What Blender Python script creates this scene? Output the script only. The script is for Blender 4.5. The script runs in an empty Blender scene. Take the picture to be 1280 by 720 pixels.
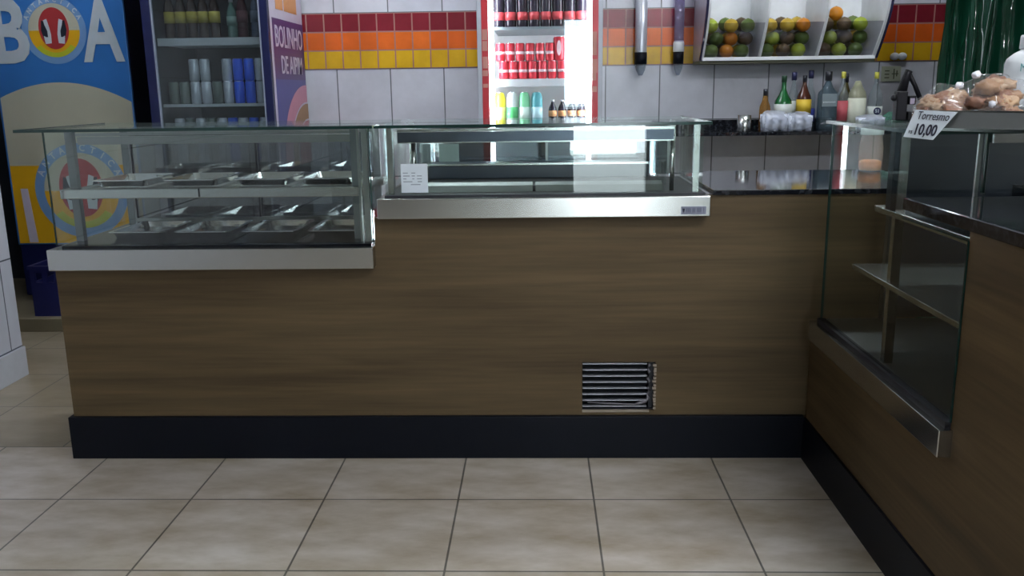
import bpy, bmesh, math, random
from mathutils import Vector, Matrix
random.seed(7)
SC = bpy.context.scene
COL = SC.collection
PI = math.pi

# ------------------------------------------------------------------ camera
CAM_P, CAM_Y, CAM_R, CAM_H = .2205, .0311, -.0136, 1.3305
cy, sy, cp, sp = math.cos(CAM_Y), math.sin(CAM_Y), math.cos(CAM_P), math.sin(CAM_P)
fwd = Vector((-sy * cp, cy * cp, -sp)); rt = Vector((cy, sy, 0)); up = rt.cross(fwd)
c_, s_ = math.cos(CAM_R), math.sin(CAM_R)
rt2 = rt * c_ + up * s_; up2 = -rt * s_ + up * c_
cd = bpy.data.cameras.new('camera'); cam = bpy.data.objects.new('camera', cd); COL.objects.link(cam)
m = Matrix((rt2, up2, -fwd)).transposed().to_4x4(); m.translation = (0, 0, CAM_H); cam.matrix_world = m
cd.sensor_width = 36; cd.lens = 1108.97 / 1280 * 36; cd.clip_start = .05; cd.clip_end = 100
SC.camera = cam; CAMR = m.to_3x3().copy()
# ------------------------------------------------------------------ world, exposure
SC.view_settings.view_transform = 'Standard'; SC.view_settings.look = 'None'
SC.view_settings.gamma = 1; SC.view_settings.use_curve_mapping = False
SC.view_settings.exposure = 0.0
W = bpy.data.worlds.new('daylight'); SC.world = W; W.use_nodes = True
W.node_tree.nodes['Background'].inputs[0].default_value = (.80, .92, 1, 1)
W.node_tree.nodes['Background'].inputs[1].default_value = 13.0
TUBE_FRONT = 200.0       # emission of the ceiling tubes over the customers
TUBE_BACK = 80.0        # emission of the ceiling tubes over the staff aisle

# ------------------------------------------------------------------ materials
def mat(name, color=(.8, .8, .8), rough=.5, metal=0, spec=.5, emis=None, es=1, coat=0, noise=None, trans=0, alpha=1):
    m = bpy.data.materials.get(name)
    if m: return m
    m = bpy.data.materials.new(name); m.use_nodes = True
    b = m.node_tree.nodes['Principled BSDF']
    b.inputs['Base Color'].default_value = (*color, 1); b.inputs['Roughness'].default_value = rough
    b.inputs['Metallic'].default_value = metal; b.inputs['Specular IOR Level'].default_value = spec
    b.inputs['Coat Weight'].default_value = coat
    b.inputs['Transmission Weight'].default_value = trans
    b.inputs['Alpha'].default_value = alpha
    if emis: b.inputs['Emission Color'].default_value = (*emis, 1); b.inputs['Emission Strength'].default_value = es
    n = m.node_tree.nodes; l = m.node_tree.links
    # small procedural unevenness on every surface
    sc, amt = noise if noise else (18, .10)
    tc = n.new('ShaderNodeTexCoord'); nz = n.new('ShaderNodeTexNoise'); nz.inputs['Scale'].default_value = sc; nz.inputs['Detail'].default_value = 3
    l.new(tc.outputs['Object'], nz.inputs['Vector'])
    mr = n.new('ShaderNodeMapRange'); mr.inputs['To Min'].default_value = 1 - amt; mr.inputs['To Max'].default_value = 1 + amt
    l.new(nz.outputs['Fac'], mr.inputs['Value'])
    mx = n.new('ShaderNodeVectorMath'); mx.operation = 'SCALE'; mx.inputs[0].default_value = color
    l.new(mr.outputs['Result'], mx.inputs['Scale']); l.new(mx.outputs['Vector'], b.inputs['Base Color'])
    return m

def glassm(name, tint=(.93, .97, .95), ior=1.5, rough=0.0, haze=0.0, hazecol=(.6, .65, .65), refl=None):
    m = bpy.data.materials.get(name)
    if m: return m
    m = bpy.data.materials.new(name); m.use_nodes = True
    n = m.node_tree.nodes; l = m.node_tree.links; n.clear()
    o = n.new('ShaderNodeOutputMaterial'); t = n.new('ShaderNodeBsdfTransparent'); t.inputs[0].default_value = (*tint, 1)
    g = n.new('ShaderNodeBsdfGlossy'); g.inputs['Roughness'].default_value = rough; g.inputs[0].default_value = (1, 1, 1, 1)
    mx = n.new('ShaderNodeMixShader'); lw_ = n.new('ShaderNodeLayerWeight'); f0 = ((ior - 1) / (ior + 1)) ** 2
    pw = n.new('ShaderNodeMath'); pw.operation = 'POWER'; l.new(lw_.outputs['Facing'], pw.inputs[0]); pw.inputs[1].default_value = 5
    f = n.new('ShaderNodeMath'); f.operation = 'MULTIPLY_ADD'; l.new(pw.outputs[0], f.inputs[0]); f.inputs[1].default_value = .40 * (1 - f0); f.inputs[2].default_value = f0
    lw_.inputs['Blend'].default_value = .5
    l.new(f.outputs[0], mx.inputs[0]); l.new(t.outputs[0], mx.inputs[1]); l.new(g.outputs[0], mx.inputs[2])
    last = mx
    if haze:
        d = n.new('ShaderNodeBsdfDiffuse'); d.inputs[0].default_value = (*hazecol, 1)
        m2 = n.new('ShaderNodeMixShader'); m2.inputs[0].default_value = haze
        l.new(mx.outputs[0], m2.inputs[1]); l.new(d.outputs[0], m2.inputs[2]); last = m2
    l.new(last.outputs[0], o.inputs[0])
    return m

def brick(n, l, vec, w, h, mortar, c1, c2, cm, offset=0):
    b = n.new('ShaderNodeTexBrick'); b.offset = offset; b.squash = 1
    b.inputs['Scale'].default_value = 1; b.inputs['Brick Width'].default_value = w; b.inputs['Row Height'].default_value = h
    b.inputs['Mortar Size'].default_value = mortar; b.inputs['Mortar Smooth'].default_value = .2; b.inputs['Bias'].default_value = 0
    b.inputs['Color1'].default_value = (*c1, 1); b.inputs['Color2'].default_value = (*c2, 1); b.inputs['Mortar'].default_value = (*cm, 1)
    l.new(vec, b.inputs['Vector']); return b

def tile_mat(name, axes, off, w, h, mortar, c1, c2, cm, rough, cloud=(2.5, .2), coat=0, cloudcol=None, bump=.25):
    """tiles laid in the plane of two object axes; off is the position of one joint crossing"""
    m = bpy.data.materials.new(name); m.use_nodes = True
    n = m.node_tree.nodes; l = m.node_tree.links; b = n['Principled BSDF']
    tc = n.new('ShaderNodeTexCoord'); sx = n.new('ShaderNodeSeparateXYZ'); l.new(tc.outputs['Object'], sx.inputs[0])
    cx = n.new('ShaderNodeCombineXYZ')
    for k in range(2):
        a = n.new('ShaderNodeMath'); a.operation = 'SUBTRACT'; l.new(sx.outputs[axes[k]], a.inputs[0])
        a.inputs[1].default_value = off[k] - (w if k == 0 else h) * 400
        l.new(a.outputs[0], cx.inputs[k])
    br = brick(n, l, cx.outputs[0], w, h, mortar, c1, c2, cm)
    nz = n.new('ShaderNodeTexNoise'); nz.inputs['Scale'].default_value = cloud[0]; nz.inputs['Detail'].default_value = 6; nz.inputs['Roughness'].default_value = .6
    mp = n.new('ShaderNodeMapping'); mp.inputs['Rotation'].default_value = (0, 0, .6); mp.inputs['Scale'].default_value = (1, 2.2, 1)
    l.new(tc.outputs['Object'], mp.inputs[0]); l.new(mp.outputs[0], nz.inputs['Vector'])
    cr = n.new('ShaderNodeValToRGB'); cr.color_ramp.elements[0].position = .32; cr.color_ramp.elements[1].position = .68
    cc = cloudcol or ((1 - cloud[1],) * 3, (1 + cloud[1],) * 3)
    cr.color_ramp.elements[0].color = (*cc[0], 1); cr.color_ramp.elements[1].color = (*cc[1], 1)
    l.new(nz.outputs['Fac'], cr.inputs[0])
    mx = n.new('ShaderNodeMixRGB'); mx.blend_type = 'MULTIPLY'; mx.inputs[0].default_value = 1
    l.new(br.outputs['Color'], mx.inputs[1]); l.new(cr.outputs[0], mx.inputs[2]); l.new(mx.outputs[0], b.inputs['Base Color'])
    b.inputs['Roughness'].default_value = rough; b.inputs['Coat Weight'].default_value = coat
    bp = n.new('ShaderNodeBump'); bp.inputs['Strength'].default_value = bump; bp.inputs['Distance'].default_value = .002; bp.invert = True
    l.new(br.outputs['Fac'], bp.inputs['Height']); l.new(bp.outputs[0], b.inputs['Normal'])
    return m

def wood_mat(name, dark, light, rough=.42):
    m = bpy.data.materials.new(name); m.use_nodes = True
    n = m.node_tree.nodes; l = m.node_tree.links; b = n['Principled BSDF']
    tc = n.new('ShaderNodeTexCoord')
    def nz(scale, xyz, det, dist=0):
        mp = n.new('ShaderNodeMapping'); mp.inputs['Scale'].default_value = xyz; l.new(tc.outputs['Object'], mp.inputs[0])
        t = n.new('ShaderNodeTexNoise'); t.inputs['Scale'].default_value = scale; t.inputs['Detail'].default_value = det; t.inputs['Distortion'].default_value = dist
        l.new(mp.outputs[0], t.inputs['Vector']); return t.outputs['Fac']
    a = nz(1, (.9, .9, 13), 4, .6); c = nz(1, (3, 3, 90), 3); d = nz(1, (.35, .35, 4.5), 2)
    def mix(x, y, f):
        q = n.new('ShaderNodeMix'); q.data_type = 'FLOAT'; q.inputs[0].default_value = f; l.new(x, q.inputs[2]); l.new(y, q.inputs[3]); return q.outputs[0]
    v = mix(mix(a, c, .33), d, .3)
    cr = n.new('ShaderNodeValToRGB'); e = cr.color_ramp.elements
    e[0].position = .36; e[0].color = (*dark, 1); e[1].position = .64; e[1].color = (*light, 1)
    mid = cr.color_ramp.elements.new(.5); mid.color = (*[(x * .55 + y * .45) for x, y in zip(dark, light)], 1)
    l.new(v, cr.inputs[0]); l.new(cr.outputs[0], b.inputs['Base Color']); b.inputs['Roughness'].default_value = .55; b.inputs['Specular IOR Level'].default_value = .25
    return m

def steel_mat(name, axis_scale, color=(.62, .62, .60), rough=.28, amt=.12):
    m = bpy.data.materials.new(name); m.use_nodes = True
    n = m.node_tree.nodes; l = m.node_tree.links; b = n['Principled BSDF']
    b.inputs['Metallic'].default_value = 1; b.inputs['Base Color'].default_value = (*color, 1)
    tc = n.new('ShaderNodeTexCoord'); mp = n.new('ShaderNodeMapping'); mp.inputs['Scale'].default_value = axis_scale; l.new(tc.outputs['Object'], mp.inputs[0])
    t = n.new('ShaderNodeTexNoise'); t.inputs['Scale'].default_value = 1; t.inputs['Detail'].default_value = 4; l.new(mp.outputs[0], t.inputs['Vector'])
    mr = n.new('ShaderNodeMapRange'); mr.inputs['To Min'].default_value = rough - amt; mr.inputs['To Max'].default_value = rough + amt
    l.new(t.outputs['Fac'], mr.inputs['Value']); l.new(mr.outputs[0], b.inputs['Roughness'])
    t2 = n.new('ShaderNodeTexNoise'); t2.inputs['Scale'].default_value = 4; t2.inputs['Detail'].default_value = 2; l.new(tc.outputs['Object'], t2.inputs['Vector'])
    bp = n.new('ShaderNodeBump'); bp.inputs['Strength'].default_value = .12; bp.inputs['Distance'].default_value = .01
    l.new(t2.outputs['Fac'], bp.inputs['Height']); l.new(bp.outputs[0], b.inputs['Normal'])
    return m

def granite_mat(name):
    m = bpy.data.materials.new(name); m.use_nodes = True
    n = m.node_tree.nodes; l = m.node_tree.links; b = n['Principled BSDF']
    tc = n.new('ShaderNodeTexCoord'); v = n.new('ShaderNodeTexVoronoi'); v.inputs['Scale'].default_value = 160; l.new(tc.outputs['Object'], v.inputs['Vector'])
    t = n.new('ShaderNodeTexNoise'); t.inputs['Scale'].default_value = 60; t.inputs['Detail'].default_value = 5; l.new(tc.outputs['Object'], t.inputs['Vector'])
    cr = n.new('ShaderNodeValToRGB'); e = cr.color_ramp.elements
    e[0].position = .48; e[0].color = (.007, .008, .012, 1); e[1].position = .78; e[1].color = (.045, .05, .06, 1)
    l.new(t.outputs['Fac'], cr.inputs[0]); l.new(cr.outputs[0], b.inputs['Base Color'])
    b.inputs['Roughness'].default_value = .07; b.inputs['Specular IOR Level'].default_value = .75
    return m

M = {}
M['floor'] = tile_mat('beige_marbled_floor_tile', (0, 1), (-.273, 2.721), .45, .45, .0035, (.58, .52, .445), (.66, .60, .53), (.17, .16, .14), .28,
                      (3.6, .2), cloudcol=((.66, .60, .50), (1.08, 1.08, 1.12)), bump=.4)
M['floor_aisle'] = tile_mat('beige_marbled_shaded_aisle_tile', (0, 1), (-.05, 3.171), .45, .45, .0035, (.34, .29, .21), (.38, .33, .25), (.15, .14, .12), .32,  # aisle shade put into the colour: albedo lowered against the left lamp
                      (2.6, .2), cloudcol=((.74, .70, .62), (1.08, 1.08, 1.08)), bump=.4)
M['wall_tile'] = tile_mat('white_glazed_wall_tile', (0, 2), (-1.234, 1.464), .33, .33, .004, (.58, .59, .66), (.64, .645, .71), (.16, .17, .19), .22, (4, .10))
M['left_tile'] = tile_mat('white_glazed_side_tile', (1, 2), (3.985, .577), .45, .43, .004, (.58, .60, .68), (.62, .64, .72), (.13, .14, .17), .25, (3, .05))
M['dark_wall'] = mat('dark_painted_plaster', (.035, .037, .042), .7)
M['room_wall'] = mat('grey_brown_plaster', (.15, .145, .13), .8, noise=(3, .06))
M['ceil'] = mat('pale_ceiling_paint', (.60, .60, .58), .85, noise=(2, .05))
M['wood'] = wood_mat('brown_wood_laminate', (.056, .036, .0165), (.122, .083, .041))
M['wood_side'] = wood_mat('brown_wood_laminate_side', (.046, .029, .012), (.120, .077, .034))
M['black'] = mat('black_laminate', (.003, .004, .008), .45, spec=.15)
M['rubber'] = mat('black_rubber_seal', (.006, .006, .012), .5)
M['steel_x'] = steel_mat('brushed_steel_lengthwise', (3, 3, 3), (.52, .52, .50), rough=.22, amt=.05)
M['steel'] = steel_mat('satin_steel', (12, 12, 12), (.50, .52, .51), rough=.24, amt=.05)
M['steel_dark'] = steel_mat('dull_steel', (12, 12, 12), (.27, .29, .29), rough=.34, amt=.06)
M['post_steel'] = steel_mat('grey_post_steel', (12, 12, 12), (.16, .18, .19), rough=.4, amt=.05)
M['tray'] = steel_mat('bright_pressed_steel', (20, 20, 20), (.86, .87, .88), rough=.14, amt=.04)
M['chrome'] = mat('chrome', (.8, .8, .82), .08, 1)
M['granite'] = granite_mat('black_polished_granite')
M['glass'] = glassm('clear_float_glass', (.955, .98, .965), 1.5)
M['glass_haze'] = glassm('smeared_float_glass', (.90, .94, .925), 1.5, haze=.03, hazecol=(.5, .6, .6))
M['glass_edge'] = mat('green_glass_edge', (.01, .035, .03), .15)
M['mirror_glass'] = glassm('grey_sliding_door_glass', (.42, .47, .49), 2.2)
M['fridge_glass'] = glassm('cooler_door_glass', (.86, .90, .92), 1.6)
M['dark_int'] = mat('dark_case_lining', (.018, .022, .03), .35)
M['paper'] = mat('white_paper', (.72, .78, .84), .8)
M['paper_green'] = mat('pale_green_paper', (.36, .46, .44), .8)
M['ink'] = mat('dark_ink', (.02, .02, .04), .8)
M['ink_grey'] = mat('grey_ink', (.32, .36, .42), .8)
M['white'] = mat('white_plastic', (.75, .77, .80), .4)
M['navy'] = mat('navy_enamel', (.007, .010, .055), .35, spec=.3)
M['navy_dark'] = mat('dark_navy_enamel', (.004, .005, .018), .35, spec=.3)
M['blue'] = mat('mid_blue_print', (.035, .16, .46), .3, noise=(4, .2))
M['sky_blue'] = mat('pale_blue_print', (.16, .30, .55), .3)
M['cream'] = mat('cream_print', (.46, .45, .36), .35, noise=(5, .08))
M['letter'] = mat('pale_grey_print', (.50, .56, .62), .35)
M['amber'] = mat('amber_yellow_print', (.66, .36, .012), .35, noise=(5, .15))
M['lime'] = mat('lime_print', (.42, .46, .03), .4)
M['crimson'] = mat('crimson_print', (.36, .035, .04), .35)
M['black_print'] = mat('black_print', (.015, .02, .035), .4)
M['purple'] = mat('purple_print', (.065, .018, .13), .4)
M['indigo'] = mat('indigo_print', (.05, .045, .22), .4)
M['lilac'] = mat('lilac_white_print', (.55, .50, .62), .4)
M['rose'] = mat('rose_print', (.50, .19, .27), .4)
M['ochre'] = mat('ochre_print', (.30, .15, .05), .4)
M['redprint'] = mat('warm_red_print', (.42, .06, .08), .4)
M['orange_print'] = mat('orange_print', (.62, .24, .04), .4)
M['red'] = mat('red_enamel', (.45, .02, .03), .3)
M['silver'] = mat('silver_grey_enamel', (.42, .44, .50), .35)
M['crate'] = mat('dark_blue_plastic', (.007, .010, .085), .45)

# ------------------------------------------------------------------ geometry helpers
def bx(bm, x0, x1, y0, y1, z0, z1, bev=0):
    v = [bm.verts.new((x, y, z)) for x in (x0, x1) for y in (y0, y1) for z in (z0, z1)]
    fs = [(0, 1, 3, 2), (4, 6, 7, 5), (0, 4, 5, 1), (2, 3, 7, 6), (0, 2, 6, 4), (1, 5, 7, 3)]
    F = [bm.faces.new([v[i] for i in f]) for f in fs]
    if bev:
        es = list({e for f in F for e in f.edges})
        bmesh.ops.bevel(bm, geom=es, offset=bev, segments=2, affect='EDGES', profile=.5)
    return v
def box(x0, x1, y0, y1, z0, z1, bev=0):
    bm = bmesh.new(); bx(bm, x0, x1, y0, y1, z0, z1, bev); return bm
def boxes(lst, bev=0):
    bm = bmesh.new()
    for b in lst: bx(bm, *b, bev)
    return bm
def lathe(prof, c=(0, 0, 0), seg=20, bm=None, sx=1, sy=1):
    bm = bm or bmesh.new(); rings = []
    for r, z in prof:
        if r < 1e-5: rings.append([bm.verts.new((c[0], c[1], c[2] + z))])
        else: rings.append([bm.verts.new((c[0] + sx * r * math.cos(2 * PI * k / seg), c[1] + sy * r * math.sin(2 * PI * k / seg), c[2] + z)) for k in range(seg)])
    for a, b in zip(rings, rings[1:]):
        if len(a) == 1 and len(b) == 1: continue
        for k in range(seg):
            k2 = (k + 1) % seg
            if len(a) == 1: bm.faces.new((a[0], b[k2], b[k]))
            elif len(b) == 1: bm.faces.new((a[k], a[k2], b[0]))
            else: bm.faces.new((a[k], a[k2], b[k2], b[k]))
    for f in bm.faces: f.smooth = True
    return bm
def tube(pts, r, seg=10, bm=None):
    bm = bm or bmesh.new(); pts = [Vector(p) for p in pts]; rings = []
    for i, p in enumerate(pts):
        d = (pts[min(i + 1, len(pts) - 1)] - pts[max(i - 1, 0)]).normalized()
        a = d.cross(Vector((0, 0, 1)));
        if a.length < .05: a = d.cross(Vector((1, 0, 0)))
        a.normalize(); b = d.cross(a); rr = r[i] if isinstance(r, (list, tuple)) else r
        rings.append([bm.verts.new(p + a * rr * math.cos(2 * PI * k / seg) + b * rr * math.sin(2 * PI * k / seg)) for k in range(seg)])
    for a, b in zip(rings, rings[1:]):
        for k in range(seg): f = bm.faces.new((a[k], a[(k + 1) % seg], b[(k + 1) % seg], b[k])); f.smooth = True
    bm.faces.new(rings[0][::-1]); bm.faces.new(rings[-1])
    return bm
def prism(poly, t, plane, bm=None):
    """poly = list of (u,v); plane(u,v,w) -> xyz; thickness t along w"""
    bm = bm or bmesh.new()
    a = [bm.verts.new(plane(u, v, 0)) for u, v in poly]; b = [bm.verts.new(plane(u, v, t)) for u, v in poly]
    bm.faces.new(a); bm.faces.new(b[::-1]); n = len(poly)
    for i in range(n): bm.faces.new((a[i], b[i], b[(i + 1) % n], a[(i + 1) % n]))
    return bm
def ring(cx, cz, r0, r1, t, plane, seg=48, a0=0, a1=2 * PI, bm=None, asp=1):
    bm = bm or bmesh.new()
    for k in range(seg):
        p = a0 + (a1 - a0) * k / seg; q = a0 + (a1 - a0) * (k + 1) / seg
        pts = [(cx + r0 * math.cos(p) * asp, cz + r0 * math.sin(p)), (cx + r1 * math.cos(p) * asp, cz + r1 * math.sin(p)), (cx + r1 * math.cos(q) * asp, cz + r1 * math.sin(q)), (cx + r0 * math.cos(q) * asp, cz + r0 * math.sin(q))]
        prism(pts, t, plane, bm)
    return bm
def disc(cx, cz, rx, rz, n=40): return [(cx + rx * math.cos(2 * PI * k / n), cz + rz * math.sin(2 * PI * k / n)) for k in range(n)]
def blob(r, sub=3, amp=.08, sc=(1, 1, 1), seed=0, freq=3.0):
    from mathutils import noise
    bm = bmesh.new(); bmesh.ops.create_icosphere(bm, subdivisions=sub, radius=1)
    for v in bm.verts:
        d = v.co.normalized(); k = 1 + amp * noise.noise(d * freq + Vector((seed * 3.1, seed * 1.7, seed)))
        v.co = Vector((d.x * sc[0], d.y * sc[1], d.z * sc[2])) * r * k
    for f in bm.faces: f.smooth = True
    return bm
def shift(bm, x, y, z):
    for v in bm.verts: v.co += Vector((x, y, z))
    return bm

# ------------------------------------------------------------------ object helpers
def thing(name, label, cat, loc=(0, 0, 0), rotz=0, group=None):
    o = bpy.data.objects.new(name, None); COL.objects.link(o); o.location = loc; o.rotation_euler = (0, 0, rotz); o.empty_display_size = .05
    o['label'] = label; o['category'] = cat
    if group: o['group'] = group
    return o
def tag(o, label, cat, group=None):
    o['label'] = label; o['category'] = cat
    if group: o['group'] = group
    return o
def obj(name, bm, m, parent=None, local=False, label=None, smooth=None):
    """bm is in world coordinates; a child's mesh is moved into its thing's frame (local=True: already there)"""
    bmesh.ops.recalc_face_normals(bm, faces=bm.faces[:])
    me = bpy.data.meshes.new(name); bm.to_mesh(me); bm.free()
    o = bpy.data.objects.new(name, me); COL.objects.link(o)
    if isinstance(m, str): m = M[m]
    me.materials.append(m)
    if parent:
        o.parent = parent
        if not local:
            root = parent
            while root.parent: root = root.parent
            if parent.parent is None or True:
                off = root.location
                for v in me.vertices: v.co -= off
    if label: o['label'] = label
    return o
def objs(name, lst, m, parent, bev=0):
    for b in lst: obj(name, boxes([b], bev), m, parent)
def struct(name, bm, m, parent=None):
    o = obj(name, bm, m, parent)
    if not parent: o['kind'] = 'structure'
    return o
def dup(src, loc, rotz=None, label=None, group=None):
    r = src.copy(); COL.objects.link(r); r.location = loc
    if rotz is not None: r.rotation_euler = (0, 0, rotz)
    if label: r['label'] = label
    if group: r['group'] = group
    for ch in list(src.children):
        c = ch.copy(); COL.objects.link(c); c.parent = r
        for g in list(ch.children):
            d = g.copy(); COL.objects.link(d); d.parent = c
    return r
def text(name, s, size, mt, parent, origin, xdir, ydir, sx=1.0, shear=0, ext=.0008, align='CENTER', bold=0.0):
    cu = bpy.data.curves.new(name, 'FONT'); cu.body = s; cu.size = size; cu.extrude = ext; cu.align_x = align; cu.align_y = 'CENTER'; cu.shear = shear; cu.offset = bold
    cu.resolution_u = 3
    t = bpy.data.objects.new(name + '_tmp', cu); COL.objects.link(t)
    bpy.context.view_layer.update(); dg = bpy.context.evaluated_depsgraph_get()
    me = bpy.data.meshes.new_from_object(t.evaluated_get(dg)); me.name = name
    bpy.data.objects.remove(t); bpy.data.curves.remove(cu)
    X = Vector(xdir).normalized(); Y = Vector(ydir).normalized(); Z = X.cross(Y)
    root = parent
    while root.parent: root = root.parent
    off = Vector(origin) - root.location
    for v in me.vertices: v.co = X * v.co.x * sx + Y * v.co.y + Z * v.co.z + off
    me.materials.clear(); me.materials.append(M[mt] if isinstance(mt, str) else mt)
    o = bpy.data.objects.new(name, me); COL.objects.link(o); o.parent = parent
    return o

# ================================================================== THE SETTING
YW = 5.59
struct('floor', box(-4.0, 3.6, -4.6, 3.171, -.1, 0), 'floor')
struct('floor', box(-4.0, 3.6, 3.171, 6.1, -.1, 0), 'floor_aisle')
struct('ceiling', box(-4.0, 3.6, -4.6, 6.2, 3.0, 3.1), 'ceil')
struct('wall_back', box(-2.12, 3.6, YW, YW + .12, 0, 3.0), 'wall_tile')
struct('wall_recess', boxes([(-4.0, -2.0, 6.05, 6.17, 0, 3.0), (-2.12, -2.0, YW + .12, 6.05, 0, 3.0)]), 'dark_wall')
struct('wall_right', box(3.5, 3.62, -4.6, YW, 0, 3.0), 'room_wall')
struct('wall_left', box(-2.68, -2.51, -4.5, 4.075, 0, 3.0), 'left_tile')
struct('baseboard_left', box(-2.51, -2.497, -4.5, 4.078, 0, .145, .003), mat('white_skirting_tile', (.56, .58, .64), .3))
struct('wall_outer_left', box(-4.1, -4.0, -4.6, 6.1, 0, 3.0), 'dark_wall')
# shop front behind the camera: two door openings and a wall
struct('wall_front', boxes([(-4.0, .38, -4.6, -4.48, 0, 3.0), (1.32, 3.6, -4.6, -4.48, 0, 3.0), (.38, 1.32, -4.6, -4.48, 2.4, 3.0)]), 'room_wall')
struct('door_frame', boxes([(.38, .42, -4.62, -4.46, 0, 2.4), (1.28, 1.32, -4.62, -4.46, 0, 2.4), (.42, 1.28, -4.62, -4.46, 2.36, 2.4)]), 'steel_dark')['kind'] = 'structure'
struct('pavement', box(-9, 9, -14, -4.6, -.2, -.1), mat('pale_pavement', (.42, .42, .40), .8))
# raised step under the coolers at the far left
struct('trim_1', box(-4.0, -1.9, 4.86, 6.05, 0, .078, .004), mat('concrete_step', (.20, .17, .11), .7))
# mosaic band
mos_cols = [((.17, .012, .022), (.22, .018, .03)), ((.62, .10, .012), (.72, .15, .02)), ((.62, .36, .012), (.70, .42, .015))]
for k, (c1, c2) in enumerate(mos_cols):
    z1 = 1.792 - .1093 * k; z0 = z1 - .1093
    mm = tile_mat('mosaic_glaze_%s' % ('red', 'orange', 'yellow')[k], (0, 2), (-1.298, z0), .1078, .1093, .0045, c1, c2, (.35, .17, .15), .22, (5, .12))
    struct('trim_%d' % (k + 2), box(-2.1, 3.5, YW - .006, YW, z0, z1), mm)
# dark door in the recess
d = struct('door_1', box(-3.95, -3.35, 6.0, 6.05, .078, 2.1, .004), 'dark_int')
obj('door_handle', tube([(-3.42, 5.99, 1.05), (-3.42, 5.95, 1.05), (-3.50, 5.95, 1.05)], .008), 'steel_dark', d)

# ceiling tube lamps
def tube_lamp(x, y, strength, label, rot=0):
    t = thing('ceiling_lamp', label, 'lamp', (x, y, 3.0), rot)
    obj('lamp_body', box(-.62, .62, -.06, .06, -.05, 0, .004), 'white', t, True)
    em = mat('lit_tube_%g' % strength, (.9, .95, 1), .5, emis=(.90, .95, 1), es=strength)
    for s in (-1, 1): obj('tube', tube([(-.59, s * .03, -.07), (.59, s * .03, -.07)], .014), em, t, True)
    return t
tube_lamp(1.75, .9, TUBE_FRONT, 'white twin-tube ceiling lamp over the right counter in the customer area')
tube_lamp(1.5, -1.6, TUBE_FRONT, 'white twin-tube ceiling lamp over the customer floor near the entrance')
tube_lamp(-.6, 4.3, TUBE_BACK, 'white twin-tube ceiling lamp over the aisle behind the counter, left one')
tube_lamp(-2.6, 4.0, TUBE_BACK * .6, 'added unseen twin-tube ceiling lamp brightening the recess beside the left end of the counter')  # no such fixture seen; added to brighten the beer cooler's recess
tube_lamp(1.6, 4.3, TUBE_BACK, 'white twin-tube ceiling lamp over the aisle behind the counter, right one')

# ================================================================== MAIN COUNTER
YC = 3.075
ct = thing('service_counter', 'long counter clad in brown wood laminate with a black plinth', 'counter', (-.39, YC, 0))
VX0, VX1, VZ0, VZ1 = .155, .418, .180, .364      # ventilation opening
fp = boxes([(-1.735, -.577, YC, YC + .02, .15, .722), (-.577, VX0, YC, YC + .02, .15, .896), (VX0, VX1, YC, YC + .02, VZ1, .896),
            (VX0, VX1, YC, YC + .02, .15, VZ0), (VX1, 1.33, YC, YC + .02, .15, .896), (.588, 1.33, YC, YC + .02, .896, .965)])
obj('front_panel', fp, 'wood', ct)
obj('side_panel', box(-1.735, -1.715, YC + .02, 3.68, .15, .722), 'wood', ct)
obj('back_panel', boxes([(-1.715, 1.33, 3.66, 3.68, .15, .72)]), 'dark_int', ct)
obj('plinth', boxes([(-1.75, .955, YC - .017, YC + .01, 0, .163), (-1.75, -1.73, YC + .01, 3.6, 0, .163)], .002), 'black', ct)
vent = obj('vent_grille', boxes([(VX0, VX1, YC + .012, YC + .02, VZ0 - .002, VZ0 + .004), (VX1 - .020, VX1 - .001, YC + .024, YC + .05, VZ0, VZ1)]), 'rubber', ct)
obj('torn_sealant', tube([(VX1 - .022 + .004 * math.sin(k * 2.3), YC + .018, VZ1 - .004 - k * .0125) for k in range(12)] + [(VX1 - .03, YC + .016, VZ0 + .03), (VX1 - .07, YC + .014, VZ0 + .018), (VX1 - .16, YC + .014, VZ0 + .022), (VX0 + .02, YC + .014, VZ0 + .026)], [.004, .006, .003, .006, .003, .006, .004, .003, .006, .004, .003, .006, .007, .004, .003, .002], 6), mat('grey_sealant', (.16, .15, .17), .7), vent)
for k in range(8):
    z = VZ1 - .0085 - k * .0232
    bm = bmesh.new(); pl = lambda u, v, w: (VX0 + .002 + w, YC + .012 + u, z + v)
    prism([(0, 0), (.004, .001), (.03, -.004), (.030, -.006), (.004, -.004), (0, -.0035)], VX1 - VX0 - .03, pl, bm)
    obj('slat', bm, mat('pale_slat_metal', (.42, .43, .48), .35, .6), vent)
bm = bmesh.new()
for k in range(14):
    z = VZ0 + .01 + k * .0125 + random.uniform(-.003, .003); bx(bm, VX1 - .002 - random.uniform(.002, .007), VX1 + .004, YC - .002, YC + .01, z - .004, z + .004)
bx(bm, VX0, VX1 - .02, YC - .003, YC + .006, VZ0 - .006, VZ0 + .002)
obj('rough_cut_edge', bm, mat('chipped_board', (.30, .25, .2), .9), ct)

obj('vent_dark_sheet', box(VX0 - .02, VX1 + .02, YC + .06, YC + .065, VZ0 - .03, VZ1 + .03), 'black', ct)  # black sheet stands in for the dark hollow behind the slats
# granite pass at the corner
tag(obj('granite_worktop', box(.60, 1.42, YC - .012, 3.78, .965, .983, .002), 'granite'), 'black polished granite worktop filling the corner between the two counters', 'worktop')

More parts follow.
